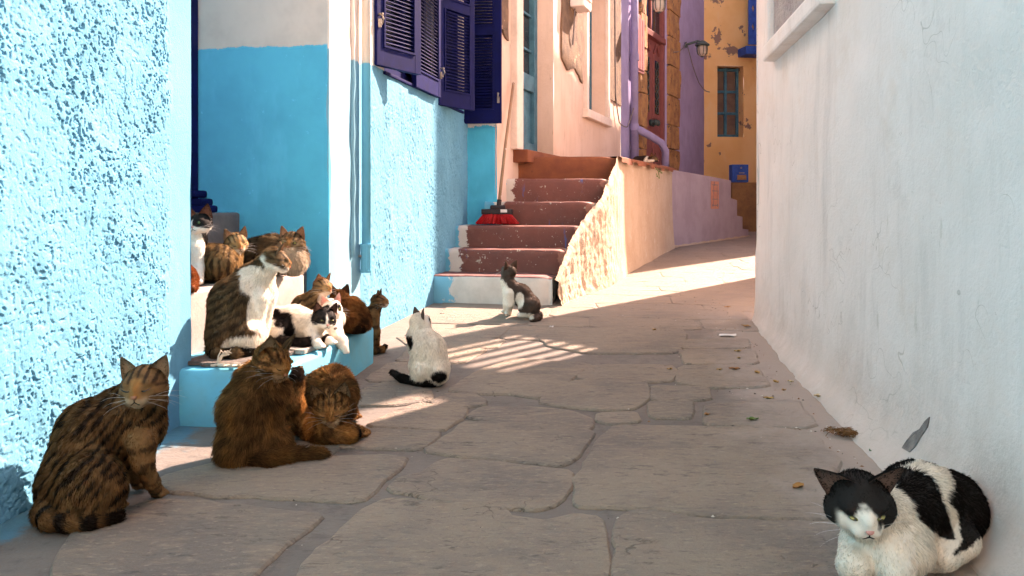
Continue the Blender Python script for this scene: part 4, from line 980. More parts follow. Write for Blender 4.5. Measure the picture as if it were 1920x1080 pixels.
        vn = np.zeros_like(V)
        for c in range(3): np.add.at(vn, tri[:, c], fn)
        vn /= np.linalg.norm(vn, axis=1)[:, None] + 1e-12
        V = V + vn * (lump * fbm(V * 70, 3, 9))[:, None]
        D = np.stack([s.dist(p_, V) for p_ in s.pr], 0); near = D.argmin(0); parts = np.array([p_[5] for p_ in s.pr])[near]
        tt = np.zeros(len(V))
        for i, p_ in enumerate(s.pr):
            if p_[0] == 'c':
                m = near == i; d = p_[2] - p_[1]; tt[m] = np.linalg.norm(p_[1]) * 0 + np.clip(((V[m] - p_[1]) @ d) / (d @ d), 0, 1) * np.linalg.norm(d)
        off = {}                                     # running length along tail pieces
        run = 0
        for i, p_ in enumerate(s.pr):
            if p_[5] == 'tail': tt[near == i] += run; run += np.linalg.norm(p_[2] - p_[1])
        s.tail_total = run
        C = np.clip(coat(s, V, parts, tt, vn), .004, .95)
        root = empty('cat', s.base, s.label, 'cat', group)
        me = bpy.data.meshes.new('body'); 
        o = npmesh('body', V, Q, m_coat, root); setcol(o.data, C)
        # ---- fur
        ar = np.linalg.norm(fn, axis=1); rg = np.random.default_rng(int(abs(s.base[0] * 1000)) + 3)
        pick = rg.choice(len(tri), hairs, p=ar / ar.sum()); w = rg.dirichlet((1, 1, 1), hairs)
        T = tri[pick]; P = (V[T] * w[:, :, None]).sum(1); Nn = (vn[T] * w[:, :, None]).sum(1); Nn /= np.linalg.norm(Nn, axis=1)[:, None] + 1e-9
        Ch = (C[T] * w[:, :, None]).sum(1); pt = parts[T[:, 0]]
        hp = s.H[0]; nose = s.hw((.06, 0, -.01)); fl = (P - hp); fl /= np.linalg.norm(fl, axis=1)[:, None] + 1e-9
        fl = fl * .75 + np.array([0, 0, -droop])
        ish = pt == 'head'; q_ = P[ish] - nose; fl[ish] = q_ / (np.linalg.norm(q_, axis=1)[:, None] + 1e-9)
        for i, p_ in enumerate(s.pr):
            if p_[5] in ('tail', 'leg', 'paw') and p_[0] == 'c':
                m = near[T[:, 0]] == i; d = (p_[2] - p_[1]); fl[m] = d / (np.linalg.norm(d) + 1e-9)
        fl += .35 * np.stack([fbm(P * 28 + 7 * i, 2, 20 + i) for i in range(3)], 1)
        fl -= Nn * (fl * Nn).sum(1)[:, None]; fl /= np.linalg.norm(fl, axis=1)[:, None] + 1e-9
        L = hlen * rg.uniform(.6, 1.25, hairs)
        hloc = s.hl(P); fr = sstep(-.02, .03, hloc[:, 0]) * (np.linalg.norm(hloc, axis=1) < .075)
        L = np.where(ish, L * (1 - (1 - face) * np.clip(fr + (.6 if hlen > .02 else .25), 0, 1)), L); L = np.where(pt == 'tail', L * tail_len, L); L = np.where(pt == 'paw', L * .3, L); L = np.where(pt == 'leg', L * .6, L)
        eyed = np.minimum(np.linalg.norm(hloc - np.array([.040, .0195, .004]), axis=1), np.linalg.norm(hloc - np.array([.040, -.0195, .004]), axis=1)); L = np.where(eyed < .013, L * .25, L)
        jit = rg.normal(0, .16, (hairs, 3)); d0 = Nn * fluff + fl * (1 - fluff) + jit; d0 /= np.linalg.norm(d0, axis=1)[:, None]
        d1 = fl * .85 + Nn * fluff * .35 + jit * .8 + np.array([0, 0, -.18]); d1 /= np.linalg.norm(d1, axis=1)[:, None]
        if clump:
            cl = np.stack([fbm(P * 60 + 11 * i, 2, 30 + i) for i in range(3)], 1) * clump; d1 = d1 + cl; d1 /= np.linalg.norm(d1, axis=1)[:, None]
        p0 = P - Nn * .001; p1 = p0 + d0 * L[:, None] * .4; p2 = p1 + (d0 * .4 + d1 * .6) * L[:, None] * .35; p3 = p2 + d1 * L[:, None] * .35
        pts = np.stack([p0, p1, p2, p3], 1)
        if s.zf is not None:
            zf = s.zf if not callable(s.zf) else None
            for i in range(4): pts[:, i, 2] = np.maximum(pts[:, i, 2], (zf if zf is not None else s.zf(pts[:, i])) + .001)
        Ch = Ch * rg.uniform(1 - vary, 1 + vary, hairs)[:, None]; rr = np.tile(np.array([1, .9, .6, .12]) * hrad, (hairs, 1))
        ep, ec = [], []
        for sd in (-1, 1):
            b = Vn((-.004, sd * .0275, .024)); es = s.hopt['earsc']; fl_ = s.hopt['ear_flat']; tip = b + es * Vn((-.003 - .010 * fl_, sd * (.0155 + .026 * fl_), .044 - .020 * fl_))
            oc = Vn(s.hopt['ear_out'] if s.hopt['ear_out'] is not None else C[parts == 'head'].mean(0))
            for k_ in range(150):
                hh = rg.uniform(0, .95) ** 1.2; a = rg.choice((-1, 1)) * rg.uniform(.55, 1.05) if k_ % 3 else rg.uniform(-.8, .8); wd = .0245 * es * (1 - hh) ** .8
                wv = np.cross(Vn((1, sd * .45, .05)), tip - b); wv /= np.linalg.norm(wv); q0 = b + (tip - b) * hh + wv * wd * a * .95 + Vn((.001 if k_ % 3 else .004, 0, 0)); dd = (tip - b) / np.linalg.norm(tip - b) * .5 + wv * a * .5 + rg.normal(0, .25, 3)
                ln = rg.uniform(.003, .008); ep.append([s.hw(q0 + dd * ln * f_) for f_ in (0, .35, .7, 1)]); ec.append(oc * rg.uniform(.9, 1.8))
        pts = np.concatenate([pts, np.array(ep)]); Ch = np.concatenate([Ch, np.array(ec)]); rr = np.concatenate([rr, np.tile(np.array([1, .8, .5, .1]) * hrad * .8, (len(ep), 1))])
        if whisk:
            wp, wc = [], []
            for sd in (-1, 1):
                for k_ in range(7):
                    a = s.hw((.047, sd * .013, -.016 + .004 * (k_ % 3 - 1))); e = s.hw((.05 - .012 * k_, sd * (.072 + .006 * (k_ % 3)), -.03 + .012 * (k_ % 4 - 1.2))); mid = (a + e) / 2 + np.array([0, 0, .006])
                    wp.append([a, a * .45 + mid * .55, mid * .5 + e * .5, e - np.array([0, 0, .004])])
            pts = np.concatenate([pts, np.array(wp)]); Ch = np.concatenate([Ch, np.full((len(wp), 3), .7)]); rr = np.concatenate([rr, np.tile(np.array([.6, .5, .35, .12]) * .00055, (len(wp), 1))])
        hc = bpy.data.hair_curves.new('fur'); hc.add_curves([4] * len(pts)); hc.points.foreach_set('position', pts.astype(np.float32).ravel())
        ra = hc.attributes.get('radius') or hc.attributes.new('radius', 'FLOAT', 'POINT'); ra.data.foreach_set('value', rr.astype(np.float32).ravel())
        ca = hc.attributes.new('Col', 'FLOAT_COLOR', 'POINT'); C4 = np.concatenate([np.repeat(Ch, 4, 0), np.ones((len(pts) * 4, 1))], 1); ca.data.foreach_set('color', C4.astype(np.float32).ravel())
        hc.materials.append(m_fur); fo = bpy.data.objects.new('fur', hc); COL.objects.link(fo); fo.parent = root; fo.location = -root.location
        # ---- ears, eyes, nose
        ho = s.hopt; 
        for sd in (-1, 1):
            b = Vn((-.004, sd * .0275, .024)); es = ho['earsc']; fl_ = ho['ear_flat']; tip = b + es * Vn((-.003 - .010 * fl_, sd * (.0155 + .026 * fl_), .044 - .020 * fl_)); axis = tip - b
            wv = np.cross(Vn((1, sd * .45, .05)), axis); wv /= np.linalg.norm(wv); bv = np.cross(axis, wv); bv /= np.linalg.norm(bv); bv = bv if bv[0] < 0 else -bv
            vs, cs = [], []; nh_, na_ = 8, 9; out = Vn(ho['ear_out'] if ho['ear_out'] is not None else C[parts == 'head'].mean(0)); inn = Vn(ho['ear_in'])
            for layer in (0, 1):
                for i in range(nh_):
                    hh = i / (nh_ - 1); wd = .0245 * es * (1 - hh) ** .8 * (1 + .15 * math.sin(hh * 3.1)) + .0015
                    for k_ in range(na_):
                        a = (k_ / (na_ - 1) * 2 - 1); th = a * 1.25; c = b + axis * hh - bv * .004 * (1 - hh)
                        p_ = c + wv * wd * math.sin(th) / .95 + bv * (wd * (math.cos(th) - .3) * .75 - (.0022 if layer else 0)) - axis * (.10 * (1 - abs(a)) * 0 + .22 * (abs(a) ** 3) * (1 - hh) * .4)
                        vs.append(s.hw(p_)); edge = max(abs(a) ** 4, hh ** 3)
                        cs.append(out if layer == 0 else inn * (1 - edge * .8) + out * edge * .8)
            fs = []; m_ = nh_ * na_
            for i in range(nh_ - 1):
                for k_ in range(na_ - 1):
                    q0_ = i * na_ + k_; fs.append((q0_, q0_ + 1, q0_ + na_ + 1, q0_ + na_)); fs.append((m_ + q0_, m_ + q0_ + na_, m_ + q0_ + na_ + 1, m_ + q0_ + 1))
            for k_ in range(na_ - 1): t_ = (nh_ - 1) * na_ + k_; fs.append((t_, t_ + 1, m_ + t_ + 1, m_ + t_))
            for i in range(nh_ - 1):
                for k_ in (0, na_ - 1): q0_ = i * na_ + k_; fs.append((q0_, q0_ + na_, m_ + q0_ + na_, m_ + q0_))
            eo = mesh('ear', vs, fs, m_ear, root, True); setcol(eo.data, np.clip(np.array(cs), 0, 1))
            c = Vn((.0375, sd * .0195, .005))
            if ho['eyes'] in ('open', 'slit'):
                vs, cs, fs = [], [], []; nu, nv = 12, 10; iris = Vn(ho['iris'])
                for i in range(nv + 1):
                    for k_ in range(nu):
                        th = math.pi * i / nv; ph = 2 * math.pi * k_ / nu; dv = Vn((math.cos(th), math.sin(th) * math.cos(ph), math.sin(th) * math.sin(ph)))
                        q2 = dv * Vn((.0105, .0095, .0082 if ho['eyes'] == 'open' else .0040)); a2 = rad(14) * sd
                        vs.append(s.hw(c + Vn((q2[0], q2[1] * math.cos(a2) - q2[2] * math.sin(a2), q2[1] * math.sin(a2) + q2[2] * math.cos(a2)))))
                        pup = (dv[0] > .3) and abs(dv[1]) < .28; rim = dv[0] < .45
                        cs.append((.004, .004, .004) if pup else (.012, .01, .008) if rim else iris * (1.1 if dv[0] > .7 else .8))
                for i in range(nv):
                    for k_ in range(nu): fs.append((i * nu + k_, i * nu + (k_ + 1) % nu, (i + 1) * nu + (k_ + 1) % nu, (i + 1) * nu + k_))
                e2 = mesh('eye', vs, fs, m_eye, root, True); setcol(e2.data, np.array(cs, float))
            else:
                mb = MB(); mb.tube([Vector(s.hw(c + Vn((.0125 - .004 * a * a, a * .013, -.002 + .004 * (a * a) * 1 + a * sd * .002)))) for a in np.linspace(-1, 1, 9)], [.0005 * sc_o + .0010 * sc_o * (1 - a * a) for a in np.linspace(-1, 1, 9)], 6)
                e2 = mb.build('eyelid', m_eye, root, True); setcol(e2.data, np.full((len(mb.v), 3), .008))
        mb = MB(); nb_ = Vn((.0595, 0, -.0075)); vs = []
        for i in range(7):
            for k_ in range(10):
                th = math.pi * i / 6; ph = 2 * math.pi * k_ / 10; dv = Vn((math.cos(th), math.sin(th) * math.cos(ph), math.sin(th) * math.sin(ph)))
                vs.append(Vector(s.hw(nb_ + dv * Vn((.0045, .0068 * (1 + .3 * dv[2]), .0050)))))
        mb.add(vs, [(i * 10 + k_, i * 10 + (k_ + 1) % 10, (i + 1) * 10 + (k_ + 1) % 10, (i + 1) * 10 + k_) for i in range(6) for k_ in range(10)])
        no = mb.build('nose', m_coat, root, True); setcol(no.data, np.tile(Vn(ho['nose']), (len(vs), 1)))
        if ho['mouth']:
            mb = MB()
            for sd in (-1, 1): mb.tube([Vector(s.hw(q2)) for q2 in ((.0595, 0, -.012), (.0595, 0, -.018), (.0565, sd * .008, -.0245), (.049, sd * .017, -.0235))], .0011 * sc_o, 5)
            mo = mb.build('mouth', m_coat, root, True); setcol(mo.data, np.full((len(mb.v), 3), .012))
        return root

# ---- coats
def mixc(a, b, f): f = np.clip(np.atleast_1d(np.asarray(f, dtype=float)), 0, 1)[:, None]; return a * (1 - f) + np.asarray(b) * f
def blob(s, P, spec, seed=0):
    """coat patch: (u, v, deeper) centre, pixel radii, softness -> weight with a ragged edge"""
    c, r = s.j(spec[0]), np.array([s.rpx(x) for x in (spec[1] if hasattr(spec[1], '__len__') else (spec[1],) * 3)])
    d = np.linalg.norm((P - c) / r, axis=1) + .16 * fbm(P * 45 + seed * 3, 3, 50 + seed); sf = spec[3] if len(spec) > 3 else .07
    return sstep(1 + sf, 1 - sf, d)
def inpoly(s, P, poly, seed=0, jag=5.0):
    """coat patch outlined by its corners as seen from the front, with a ragged edge"""
    x = CX + F * P[:, 0] / P[:, 1] + jag * fbm(P * 60 + seed, 3, 60 + seed); y = V0 - F * (P[:, 2] - CAM_Z) / P[:, 1] + jag * fbm(P * 60 + 9 + seed, 3, 70 + seed)
    r = np.zeros(len(P), bool); n = len(poly)
    for i in range(n):
        (x0, y0), (x1, y1) = poly[i], poly[(i + 1) % n]
        m = (y0 > y) != (y1 > y); r ^= m & (x < (x1 - x0) * (y - y0) / ((y1 - y0) or 1e-9) + x0)
    return r.astype(float)
def tabby(base, light, dark, axis, freq=38, cover=.5, chin=(.62, .52, .42), sharp=.35, warm=(.36, .16, .05), rings=1.0, amount=.85, rich=0.0):
    base, light, dark = Vn(base), Vn(light), Vn(dark); ax_ = Vn(axis) / np.linalg.norm(axis)
    def f(s, P, parts, tt, vn):
        n1 = fbm(P * 14, 3, 80); n2 = fbm(P * 55, 3, 81); n3 = fbm(P * 130, 2, 82)
        C = mixc(np.tile(base, (len(P), 1)), light, .45 + .9 * n2 + .3 * n3)
        x = P @ ax_; st = np.sin(x * freq * 6.28 + n1 * 4.5 + n2 * 1.6) ; brk = fbm(P * 34 + 3, 3, 85)
        w = sstep(cover - sharp, cover + sharp, st + brk * 1.5); body = np.isin(parts, ['body'])
        leg = np.isin(parts, ['leg', 'paw']); C = np.where(leg[:, None], mixc(C, Vn(light) * 1.15, .5), C)
        C = mixc(C, dark, w * body * amount)
        ring = sstep(-.1, .5, np.sin(tt * 6.28 / .042 + n1)); C = mixc(C, dark, ring * leg * .7 * (parts != 'paw') * sstep(.0, .3, n2 + .25))
        tl = parts == 'tail'; ringt = sstep(-.2, .35, np.sin(tt * 6.28 / .055)) ; ringt = np.maximum(ringt, sstep(s.tail_total - .045, s.tail_total - .02, tt)); C = mixc(C, dark, ringt * tl * rings)
        if rich: C = mixc(C, Vn(light) * Vn((1.25, 1.15, .9)), rich * sstep(.0, .5, fbm(P * np.array([16, 16, 7]), 3, 87)) * (parts != 'head')); C = mixc(C, dark, rich * sstep(.05, .5, fbm(P * np.array([13, 13, 6]) + 9, 3, 88)) * (parts != 'head')); C = mixc(C, dark, rich * (parts == 'tail') * .8)
        up = np.clip(vn[:, 2], 0, 1) * body; C = mixc(C, dark, up * .25)
        h = s.hl(P); hd = parts == 'head'; r = np.linalg.norm(h, axis=1)
        C = mixc(C, mixc(np.tile(base * 1.15, (len(P), 1)), light, .5 + n2), hd * 1.0)
        fs = sstep(.1, .6, np.sin(h[:, 1] * 6.28 / .0165 + 1.57 + n1 * .8)) * sstep(.010, .020, h[:, 2]) * sstep(-.05, -.01, h[:, 0]); C = mixc(C, dark, fs * hd * .85)
        ck = sstep(.25, .7, np.sin((h[:, 2] - .25 * h[:, 0]) * 6.28 / .022 + 1.0 + n1)) * sstep(.027, .035, np.abs(h[:, 1])) * sstep(.016, .008, h[:, 2]); C = mixc(C, dark, ck * hd * .7)
        C = mixc(C, warm, hd * sstep(.016, .006, np.abs(h[:, 1])) * sstep(.03, .04, h[:, 0]) * .7)
        mz = sstep(.040, .050, h[:, 0]) * sstep(-.008, -.014, h[:, 2]); C = mixc(C, chin, hd * np.maximum(mz * .75, sstep(-.024, -.030, h[:, 2]) * sstep(.02, .035, h[:, 0])))
        for sd in (-1, 1):
            de = np.linalg.norm((h - Vn((.042, sd * .0195, .004))) / Vn((1, 1.3, .8)), axis=1); C = mixc(C, light * 1.2, hd * sstep(.020, .014, de) * .6); C = mixc(C, dark, hd * sstep(.0105, .0085, de) * (0 if s.hopt['eyes'] == 'closed' else 1))
        return C
    return f
BLK, WHT = (.016, .013, .012), (.80, .745, .66)
def patched(ground, patches, under=None, headfn=None, rest=None):
    def f(s, P, parts, tt, vn):
        C = under(s, P, parts, tt, vn) if under else mixc(np.tile(Vn(ground), (len(P), 1)), Vn(ground) * .88, .5 + fbm(P * 40, 3, 90))
        for i, sp_ in enumerate(patches): C = mixc(C, sp_[2], blob(s, P, (sp_[0], sp_[1], None, sp_[3] if len(sp_) > 3 else .07), i))
        if headfn: C = headfn(s, C, P, parts, s.hl(P))
        if rest: C = rest(s, C, P, parts, tt, vn)
        return C
    return f
def mask_bw(white_w=.013, top=.02):          # black cap and cheeks, white blaze widening to a white muzzle
    def f(s, C, P, parts, h):
        n = fbm(P * 60, 3, 95) * .006; hd = parts == 'head'
        C = mixc(C, BLK, hd)
        wz = white_w * sstep(.035, .0, h[:, 2]) + .03 * sstep(.000, -.022, h[:, 2]); front = sstep(.015, .03, h[:, 0])
        C = mixc(C, WHT, hd * front * sstep(wz + .002, wz - .002, np.abs(h[:, 1] + .003) + n) * sstep(.034, .028, h[:, 2] + n))
        C = mixc(C, WHT, hd * sstep(-.022, -.030, h[:, 2] + n)); return C
    return f
STEP1, STEP2 = .262, .497
ground = lambda V_: GS * V_[:, 1] + .004
# ------------------------------------------------------------------ the cats, one by one
TB = dict(base=(.095, .047, .020), light=(.205, .107, .045), dark=(.016, .009, .006))
# brown tabby at the foot of the stucco wall
c = Cat(2.04, 'brown striped tabby with closed eyes sitting upright against the rough stucco wall', gp(170, 960), zbase=ground)
c.rc((150, 908, -.02), (176, 815, 0), 74, 64).rc((176, 815, 0), (238, 785, .04), 64, 57).rc((225, 775, .03), (264, 800, .03), 46, 45).rc((238, 780, .04), (266, 745, .02), 54, 42).rc((262, 760, .02), (270, 725, .0), 44, 34)
c.el((170, 915, -.10), (62, 52, 66)).el((168, 920, .10), (60, 50, 62)).rc((260, 800, .02), (248, 842, .03), 40, 30, 'body')
c.chain([(185, 950, -.11), (215, 945, -.10)], [26, 15], 'leg').leg([(205, 948, -.10), (216, 944, -.10)], [16, 13], (1, -.2, 0))
c.leg([(266, 832, -.03), (268, 868, -.03), (284, 903, .0), (295, 921, .04)], [27, 18, 12.5, 12], (1, -.45, 0), paw=1.05)
c.leg([(256, 832, .08), (249, 866, .10), (255, 893, .10), (260, 907, .10)], [24, 16, 12, 11.5], (1, -.3, 0), paw=1.05)
c.rest([(105, 950, -.02), (82, 962, -.06), (95, 975, -.12), (130, 978, -.15), (170, 976, -.15), (215, 968, -.15)], [22, 19, 18, 18, 18, 15], 'tail')
c.head((271, 722, -.02), 1.14, (.06, -1, -.12), 2, 'closed', nose=(.30, .13, .08), ear_out=(.12, .08, .05), ear_in=(.50, .34, .22), ear_flat=.22, mouth=True)
c.build(tabby(**TB, axis=(.55, .1, -.45), freq=46, cover=.5, sharp=.25, amount=.95, chin=(.36, .26, .17)), h=.0042, hairs=42000, hlen=.0125, fluff=.28, hrad=.0006)
# fluffy brown cat seen from behind
FB = dict(base=(.145, .071, .029), light=(.36, .180, .071), dark=(.036, .018, .010), rings=.0, amount=.6, rich=.75)
c = Cat(2.40, 'fluffy brown cat sitting back turned, head bowed, in front of the blue step', gp(470, 868), zbase=ground)
c.rc((470, 818, 0), (470, 768, .01), 53, 52).rc((470, 765, .01), (482, 722, .04), 50, 38).rc((482, 725, .04), (514, 733, .07), 34, 25).rc((485, 715, .04), (506, 684, .03), 32, 24)
c.el((452, 838, -.02), (38, 56, 34)).el((502, 832, .02), (34, 56, 38)).leg([(525, 745, .12), (530, 800, .14), (534, 835, .14)], [22, 14, 12], (1, .6, 0))
c.rest([(470, 860, -.06), (505, 862, -.07), (545, 855, -.07), (600, 853, -.06)], [18, 13, 12, 9], 'tail')
c.head((512, 676, .01), 1.10, (.80, -.48, -.50), -6, 'closed', nose=(.28, .12, .07), ear_out=(.10, .058, .03), ear_in=(.46, .36, .24), cheek=1.1, earsc=1.25, mouth=True)
c.build(tabby(**FB, axis=(.3, .2, -1), freq=13, cover=.75, sharp=.6, chin=(.34, .22, .13)), h=.005, hairs=46000, hlen=.027, fluff=.42, hrad=.0008, tail_len=.9, face=.3, clump=.75, lump=.005, vary=.5)
# fluffy brown cat washing itself
c = Cat(2.64, 'fluffy brown cat washing itself with one hind leg raised and the other stretched out', gp(600, 825), zbase=ground)
c.rc((576, 792, .02), (594, 744, .07), 30, 34).rc((594, 738, .07), (624, 722, .08), 36, 35).rc((624, 724, .08), (641, 742, .02), 34, 27).rc((636, 736, .03), (628, 752, -.03), 30, 23)
c.el((600, 795, -.02), (36, 44, 28)).el((622, 768, .07), (34, 36, 36))
c.leg([(560, 788, -.05), (546, 752, -.09), (553, 722, -.08), (557, 706, -.08)], [24, 17, 12.5, 11.5], (.05, -.1, 1), paw=1.0, down=False)
c.leg([(585, 800, -.05), (622, 810, -.11), (655, 812, -.12), (674, 811, -.12)], [25, 20, 15, 11], (1, -.3, .15), paw=1.0)
c.leg([(650, 755, .06), (656, 770, .05), (661, 777, .04)], [15, 11, 9.5], (.6, -.5, 0), paw=1.1)
c.rest([(568, 815, .0), (600, 822, -.16), (640, 821, -.17), (662, 818, -.16)], [12, 11, 10, 8], 'tail')
c.head((621, 758, -.12), 1.06, (.12, -.80, -.56), 4, 'closed', nose=(.2, .09, .05), ear_out=(.06, .032, .016), ear_in=(.60, .42, .26), earsc=1.3)
c.build(patched(None, [((679, 811, -.12), 15, (.02, .017, .015)), ((557, 704, -.08), 16, (.03, .02, .015)), ((622, 735, -.09), (20, 22, 18), (.05, .03, .018), .5)], tabby(**FB, axis=(.8, .2, -.4), freq=16, cover=.6, sharp=.5, chin=(.5, .36, .24))), h=.005, hairs=36000, hlen=.021, fluff=.42, hrad=.0008, clump=.7, lump=.005, face=.4, vary=.5)
# white cat with black tail
c = Cat(3.30, 'white cat with black tail sitting with its back turned on the paving', gp(806, 716), zbase=ground)
c.rc((808, 687, 0), (803, 655, .02), 33, 31).rc((803, 655, .02), (788, 630, .05), 30, 23).rc((788, 628, .05), (787, 606, .05), 21, 16).rc((788, 632, .06), (779, 650, .09), 20, 14)
c.el((822, 697, -.01), (18, 34, 22)).el((790, 697, -.01), (18, 34, 20)).leg([(782, 655, .08), (776, 685, .08), (776, 703, .07)], [12, 9, 7], (-.6, .4, 0))
c.rest([(826, 706, -.04), (812, 716, -.07), (785, 717, -.08), (758, 712, -.07), (735, 698, -.06)], [8, 8.5, 8.5, 8, 5], 'tail')
c.head((788, 602, .05), .84, (.78, .62, .02), 0, 'open', ear_out=(.10, .08, .07), ear_in=(.45, .2, .15), nose=(.5, .25, .2))
def head4(s, C, P, parts, h): return mixc(C, BLK, (parts == 'head') * sstep(.02, .014, np.linalg.norm((h - Vn((.035, -.024, .002))) * Vn((.8, 1, .8)), axis=1)))
c.build(patched(WHT, [((769, 640, .02), (9, 40, 13), BLK), ((822, 703, -.05), (15, 30, 11), BLK)], headfn=head4, rest=lambda s, C, P, parts, tt, vn: mixc(C, BLK, parts == 'tail')), h=.005, hairs=22000, hlen=.012, fluff=.3, hrad=.0008)
# grey-brown and white cat by the stairs
c = Cat(4.93, 'slim brown and white cat sitting sideways at the foot of the red stairs looking away', gp(978, 594), zbase=ground)
GB = (.085, .06, .048)
c.rc((994, 572, 0), (976, 552, 0), 19, 19).rc((976, 552, 0), (957, 541, 0), 18, 15).rc((958, 542, 0), (951, 524, 0), 15, 11).rc((951, 526, 0), (953, 512, 0), 11, 9)
c.el((992, 577, -.06), (20, 14, 17)).el((992, 577, .06), (20, 14, 17)).chain([(998, 589, -.07), (974, 590, -.07)], [6, 5], 'leg')
c.leg([(954, 550, -.03), (956, 570, -.03), (955, 586, -.03)], [11, 7, 5.5], (-1, -.3, 0)).leg([(952, 550, .04), (950, 568, .04), (948, 583, .04)], [10, 7, 5.5], (-1, -.2, 0))
c.rest([(1012, 590, .0), (1008, 596, -.06), (1000, 598, -.07), (1012, 594, -.09)], [6, 6, 6, 5], 'tail')
c.head((954, 509, 0), .98, (-.62, .72, .22), 0, 'open', ear_out=(.10, .06, .045), ear_in=(.5, .25, .18), earsc=1.1)
c.build(patched(GB, [((940, 552, 0), (17, 60, 30), WHT), ((950, 575, 0), (11, 60, 26), WHT), ((974, 562, -.08), (8, 30, 15), WHT), ((984, 592, -.08), (20, 40, 6), WHT)], rest=lambda s, C, P, parts, tt, vn: mixc(mixc(C, WHT, parts == 'leg'), WHT, parts == 'paw')), h=.006, hairs=18000, hlen=.010, fluff=.25, hrad=.0011)
# tabby and white cat on the blue step
c = Cat(2.98, 'large tabby and white cat sitting upright on the blue step, looking over its shoulder', px(440, 666, 2.98), zbase=STEP1 + .012)
c.rc((440, 618, 0), (443, 570, .02), 50, 49).rc((443, 565, .02), (475, 530, .06), 46, 34).rc((475, 530, .06), (490, 548, .06), 33, 28).rc((478, 525, .06), (500, 498, .05), 30, 22)
c.el((425, 632, -.04), (34, 50, 36)).el((462, 632, -.04), (34, 44, 32))
c.leg([(497, 560, .05), (492, 610, .05), (490, 648, .05)], [20, 13, 10], (.8, -.3, 0)).leg([(485, 560, .0), (480, 612, .0), (478, 650, .0)], [19, 12, 10], (.8, -.3, 0))
c.rest([(395, 655, -.02), (405, 664, -.09), (440, 664, -.11), (468, 660, -.10)], [10, 9.5, 9.5, 9], 'tail')
c.head((517, 486, .04), 1.02, (.80, .38, -.42), 0, 'closed', ear_out=(.20, .12, .07), ear_in=(.62, .36, .24), nose=(.5, .2, .15))
T6 = tabby((.105, .066, .036), (.21, .135, .072), (.022, .016, .012), (.4, .1, -1), freq=36, cover=.3, amount=.6, chin=(.7, .6, .5))
def rest6(s, C, P, parts, tt, vn):
    for i, sp_ in enumerate([((492, 528, .05), (36, 70, 30)), ((512, 560, .08), (26, 120, 70)), ((462, 645, -.08), (38, 60, 20)), ((478, 585, -.05), (14, 40, 34)), ((480, 510, .04), (28, 50, 14))]): C = mixc(C, WHT, blob(s, P, (sp_[0], sp_[1], None, .06), i + 3) * (parts != 'tail') * (parts != 'head'))
    C = mixc(C, WHT, np.isin(parts, ['leg', 'paw'])); h = s.hl(P); C = mixc(C, WHT, (parts == 'head') * np.maximum(sstep(-.020, -.028, h[:, 2]), sstep(-.028, -.040, h[:, 0]) * sstep(-.0, -.02, h[:, 2]))); return C
c.build(patched(None, [], T6, rest=rest6), h=.005, hairs=32000, hlen=.014, fluff=.3, hrad=.00075)
# black and white cat lying on the step
c = Cat(3.20, 'white cat with black mask and black flank band lying along the blue step', px(555, 640, 3.20), zbase=STEP1 + .012)
c.rc((522, 607, .02), (552, 605, .0), 31, 30).rc((552, 604, 0), (582, 612, -.02), 29, 25).rc((580, 608, -.02), (600, 602, -.03), 22, 16).el((520, 618, -.04), (30, 40, 24))
c.leg([(585, 622, -.06), (590, 638, -.10), (596, 646, -.12)], [13, 9, 8], (1, -.4, -.1)).leg([(590, 620, .03), (605, 634, .0), (618, 640, -.02)], [13, 10, 8], (1, -.3, 0))
c.rest([(505, 632, -.08), (540, 643, -.12), (570, 645, -.13), (584, 640, -.12)], [9, 9.5, 9, 8], 'tail')
c.head((609, 595, -.05), .92, (.42, -.86, -.32), -4, 'slit', ear_out=(.03, .022, .02), ear_in=(.35, .16, .12), nose=(.6, .3, .26), iris=(.2, .2, .05), mouth=True)
def rest7(s, C, P, parts, tt, vn): return mixc(C, BLK, parts == 'tail')
c.build(patched(WHT, [((512, 590, -.06), (17, 60, 9), BLK), ((534, 600, -.08), (15, 60, 13), BLK), ((543, 618, -.08), (9, 50, 14), BLK), ((616, 634, -.02), (12, 30, 9), BLK)], headfn=mask_bw(.005), rest=rest7), h=.005, hairs=22000, hlen=.013, fluff=.32, hrad=.0008)
# second black and white cat behind it, one foreleg over the edge
c = Cat(3.40, 'white cat with black eye patch behind the masked cat, foreleg over the edge', px(625, 620, 3.40), zbase=None)
c.rc((590, 600, .10), (612, 605, .04), 24, 22).rc((612, 603, .04), (628, 600, -.02), 20, 17).rc((628, 596, -.02), (624, 582, -.03), 15, 13)
c.leg([(628, 606, -.05), (631, 625, -.10), (640, 640, -.17), (645, 651, -.19)], [13, 11, 10, 8], (.55, -.4, -.8), paw=.9, down=False)
c.leg([(612, 612, -.05), (614, 624, -.08)], [10, 8], (.7, -.6, 0)).chain([(578, 612, .12), (566, 616, .14)], [8, 7], 'tail')
c.head((622, 577, -.04), .86, (.55, -.78, -.25), 8, 'open', ear_out=(.55, .40, .36), ear_in=(.70, .36, .32), nose=(.6, .3, .26), iris=(.2, .22, .06))
def head8(s, C, P, parts, h): return mixc(C, BLK, (parts == 'head') * np.maximum(sstep(.022, .017, np.linalg.norm((h - Vn((.035, .022, .008))), axis=1)), sstep(.022, .017, np.linalg.norm((h - Vn((.022, -.030, .010))), axis=1))))
c.build(patched(WHT, [((629, 613, -.12), 5, (.1, .08, .07))], headfn=head8), h=.005, hairs=12000, hlen=.011, fluff=.3, hrad=.0008)
